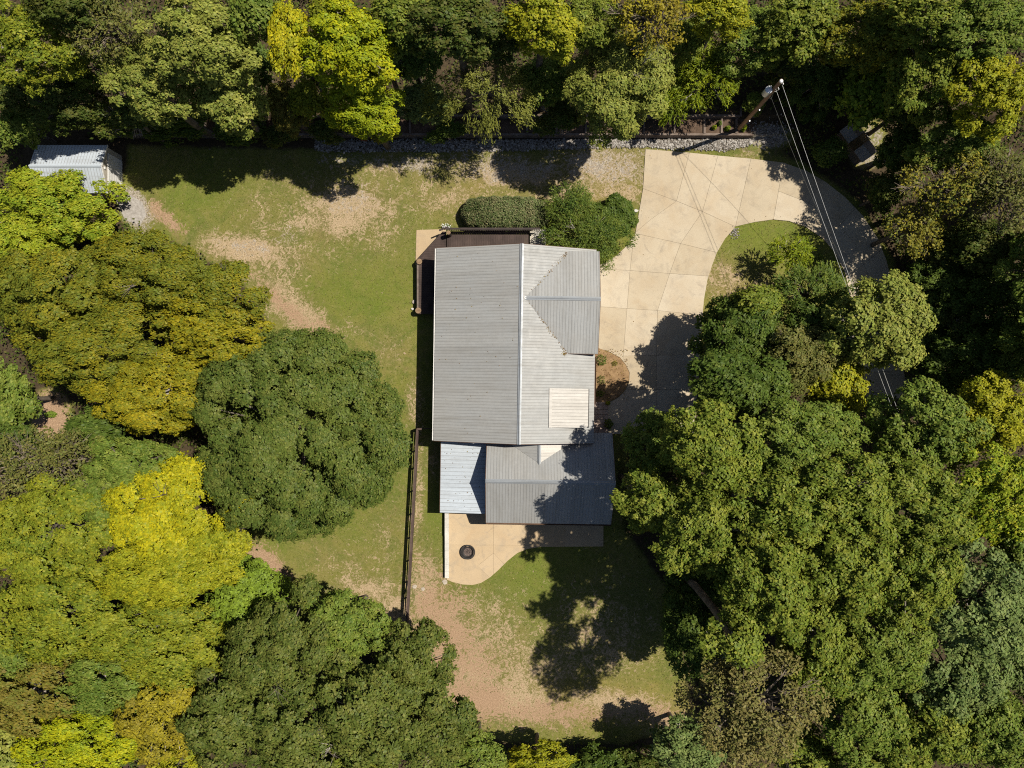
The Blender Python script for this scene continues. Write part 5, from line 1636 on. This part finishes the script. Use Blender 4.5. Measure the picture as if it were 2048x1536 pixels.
# clipped hedge in front of the deck
hc = G(1010, 425, 1.0)
hedge = empty('clipped_hedge', (hc.x, hc.y, 0))
tag(hedge, 'clipped grey-green hedge with flat rounded top in front of the deck', 'hedge')
rg = np.random.default_rng(5)
hx_, hy_, hz_ = 86 * (H - 1.4) / F, 33 * (H - 1.4) / F, 1.75
n = 46000
d = unit(rg.normal(size=(n, 3)) * np.array([1.5, 1.0, 0.9])); d[:, 2] = np.abs(d[:, 2])
d = unit(d * np.array([1.0, 1.0, 0.9]))
pn = (np.abs(d[:, 0]) ** 3.4 + np.abs(d[:, 1]) ** 3.0 + np.abs(d[:, 2]) ** 3.6) ** (1 / 3.3)
e = d / pn[:, None]
c = e * np.array([hx_, hy_, hz_]) * rg.uniform(0.90, 1.05, (n, 1))
wav = 0.06 * np.sin(c[:, 0] * 3.1) * np.cos(c[:, 1] * 3.7) + 0.05 * np.sin(c[:, 0] * 6.3 + 1)
c += unit(e) * wav[:, None]
leaf_cards('foliage', c, unit(e) * 0.7 + np.array([0, 0, 0.45]) + rg.normal(0, 0.5, (n, 3)), rg.uniform(0.08, 0.17, n), LM['holly'], hedge, aspect=0.6)
mb = MB()
for i in range(14):
    x_ = rg.uniform(-hx_ * 0.8, hx_ * 0.8); y_ = rg.uniform(-0.4, 0.4)
    limb(mb, (x_, y_, -0.05), (x_ + rg.normal(0, 0.3), y_ + rg.normal(0, 0.3), hz_ * 0.8), 0.035, 0.012, rg, 4, 3)
mb.build('stems', M['bark'], hedge)
# dense inner twigs keep the hedge opaque
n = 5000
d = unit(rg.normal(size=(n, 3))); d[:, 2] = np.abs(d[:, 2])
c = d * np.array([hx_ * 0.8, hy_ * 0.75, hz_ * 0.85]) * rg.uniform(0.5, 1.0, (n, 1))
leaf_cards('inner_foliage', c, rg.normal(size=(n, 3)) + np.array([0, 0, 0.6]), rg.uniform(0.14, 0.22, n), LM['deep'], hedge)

# junipers between hedge and driveway
tree('juniper_shrub', 1180, 470, 85, 50, 3.6, 'juniper', 'large spreading juniper against the garage roof corner', 'feather', 'shrub', None, 0.13, 1.9, 1.7)
tree('juniper_shrub', 1140, 408, 52, 42, 3.2, 'juniper', 'upright juniper at the right end of the clipped hedge', 'feather', 'shrub', None, 0.13, 1.9, 1.5)
tree('boxwood_shrub', 1232, 432, 41, 39, 2.2, 'deep', 'round dense dark shrub beside the driveway edge', 'broad', 'shrub', None, 0.12, 2.4, 1.3)
tree('juniper_shrub', 1205, 505, 32, 26, 2.6, 'juniper', 'small juniper at the driveway corner of the house', 'feather', 'shrub', None, 0.13, 1.8, 1.2)

# ------------------------------------------------------------------ undergrowth, litter, grass
def scatter(n, fn, margin=0):
    px = RNG.uniform(-60, 2110, n * 4); py = RNG.uniform(-60, 1600, n * 4)
    k = fn(px, py)
    px, py = px[k][:n], py[k][:n]
    X = (px - 1024) * H / F; Y = (768 - py) * H / F
    return X, Y, ground_h(X, Y)


def in_woods(px, py):
    ins = in_poly(px, py, LAWN); dr_ = in_poly(px, py, DRIVE)
    sh = (px > 40) & (px < 300) & (py > 270) & (py < 450)
    tc = ((px - 100) / 55) ** 2 + ((py - 835) / 60) ** 2 < 1
    bed = (py > 225) & (py < 310) & (px > 240) & (px < 1560)
    ws = (px > 1660) & (px < 1780) & (py > 225) & (py < 350)
    return ~(ins | dr_ | sh | tc | bed | ws)


X, Y, Z = scatter(9000, in_woods)
hgt = RNG.uniform(0.3, 2.6, len(X)) * (0.5 + 0.5 * np.sin(X * 0.7) * np.cos(Y * 0.8)) + 0.2
m = 12
c = np.stack([X, Y, Z], -1)[:, None, :] + RNG.normal(0, 0.33, (len(X), m, 3)) * np.array([1, 1, 0.3]) + np.array([0, 0, 1]) * hgt[:, None, None] * RNG.uniform(0.4, 1, (len(X), m, 1))
c = c.reshape(-1, 3)
under = leaf_cards('undergrowth', c, RNG.normal(0, 0.5, c.shape) + np.array([0, 0, 0.9]), RNG.uniform(0.14, 0.30, len(c)), LM['under'])
tag(under, 'low dark undergrowth on the woodland floor', 'undergrowth', kind='stuff')


def on_lawn(px, py):
    return in_poly(px, py, LAWN) & ~in_poly(px, py, DRIVE) & ~in_poly(px, py, PATIO) & ~((px > 830) & (px < 1235) & (py > 455) & (py < 1050)) & ~((px > 1180) & (px < 1262) & (py > 690) & (py < 870))


X, Y, Z = scatter(52000, on_lawn)
pxg, pyg = X * F / H + 1024, 768 - Y * F / H
bare_here = np.maximum(blobs(pxg, pyg, BARE), np.maximum(blobs(pxg, pyg, GRAV), 0.8 * blobs(pxg, pyg, DRY)))
k = RNG.uniform(size=len(X)) > bare_here * 1.2
X, Y, Z = X[k], Y[k], Z[k]
c = np.stack([X, Y, Z + 0.03], -1)
gr = leaf_cards('grass', c, RNG.normal(0, 0.40, c.shape) + np.array([0, 0, 0.9]), RNG.uniform(0.05, 0.13, len(c)), LM['grass'], aspect=0.45)
tag(gr, 'short mown lawn grass around the house', 'grass', kind='stuff')


def litter(name, n, pts, label, size=(0.05, 0.11), pal='litter', lift=0.02):
    c = np.array(pts)
    o = leaf_cards(name, c + np.array([0, 0, lift]), RNG.normal(0, 0.25, c.shape) + np.array([0, 0, 1]), RNG.uniform(size[0], size[1], len(c)), LM[pal], aspect=0.7)
    tag(o, label, 'leaves', kind='stuff')
    return o


X, Y, Z = scatter(1300, on_lawn)
edge_bias = np.exp(-poly_dist(X * F / H + 1024, 768 - Y * F / H, LAWN) / 60)
k = RNG.uniform(size=len(X)) < edge_bias * 0.9 + 0.10
litter('fallen_leaves', 0, np.stack([X[k], Y[k], Z[k] - 0.005], -1), 'fallen leaves scattered over the lawn', pal='straw')
X, Y, Z = scatter(900, lambda px, py: in_poly(px, py, DRIVE) & (py < 900))
dd = poly_dist(X * F / H + 1024, 768 - Y * F / H, DRIVE)
k = RNG.uniform(size=len(X)) < np.exp(-dd / 14) * 0.9 + 0.04
litter('driveway_leaves', 0, np.stack([X[k], Y[k], np.full(k.sum(), 0.065)], -1), 'dry leaves blown along the driveway edges')


def house_pt(x, y, z):
    p = Matrix.Rotation(-0.0148, 4, 'Z') @ Vector((x, y, z)); return (p.x, p.y, p.z)


pts = []
def main_z(x): return RZ - (RX - x) * sl if x < RX else RZ - (x - RX) * sr
for _ in range(90):                                    # along the two valleys
    t_ = random.betavariate(2.2, 1.1)
    for (x1, y1) in ((4.0, CYB + 0.1), (4.0, CYT - 0.15)):
        if random.random() < 0.85:
            x = RX + 0.4 + (x1 - RX - 0.4) * t_ + random.gauss(0, 0.07); y = CY + (y1 - CY) * t_ + random.gauss(0, 0.09)
            pts.append(house_pt(x, y, main_z(x) + 0.05))
for _ in range(40):
    pts.append(house_pt(random.gauss(3.95, 0.12), random.gauss(CYB - 0.02, 0.06), main_z(3.95) + 0.06))
for _ in range(55):
    x = random.uniform(EL + 0.3, RX - 0.2); pts.append(house_pt(x, random.uniform(Y0 + .2, Y1 - .2), main_z(x) + 0.03))
for _ in range(45):
    x = random.uniform(PXL + 0.3, WXL); pts.append(house_pt(x, random.uniform(PY0 + 0.2, PY1 - 0.4), PZL + (x - PXL) / (WXL + 0.25 - PXL) * (PZR - PZL) + 0.03))
for _ in range(70):
    x = random.uniform(-1.6, 4.8); pts.append(house_pt(x, random.gauss(-4.62, 0.06), WRZ - (WRZ - WEZ) * (-4.62 - WY) / (WYT - WY) + 0.08))
litter('roof_leaves', 0, pts, 'dead leaves caught in the valleys of the house roof', (0.04, 0.10))
pts = []
for _ in range(320):
    x = random.betavariate(1, 1.6)
    p = G(random.uniform(1184, 1256), random.uniform(697, 800), 0.10)
    pts.append((p.x, p.y, 0.11))
litter('bed_leaves', 0, pts, 'dry brown leaves lying on the straw bed by the house', (0.06, 0.12))
p0 = G(893, 452.5, 0.5)
fl = [(p0.x + random.gauss(0, 0.18), p0.y + random.gauss(0, 0.09), 0.55 + random.uniform(-0.1, 0.08)) for _ in range(46)]
c = np.array(fl)
fo = leaf_cards('white_blossom', c, RNG.normal(0, 0.3, c.shape) + np.array([0, 0, 1]), RNG.uniform(0.06, 0.11, len(c)), M['white'], aspect=0.9)
tag(fo, 'white blossom heads at the outer corner of the deck railing', 'flowers')
print('LEAVES', LEAVES[0])
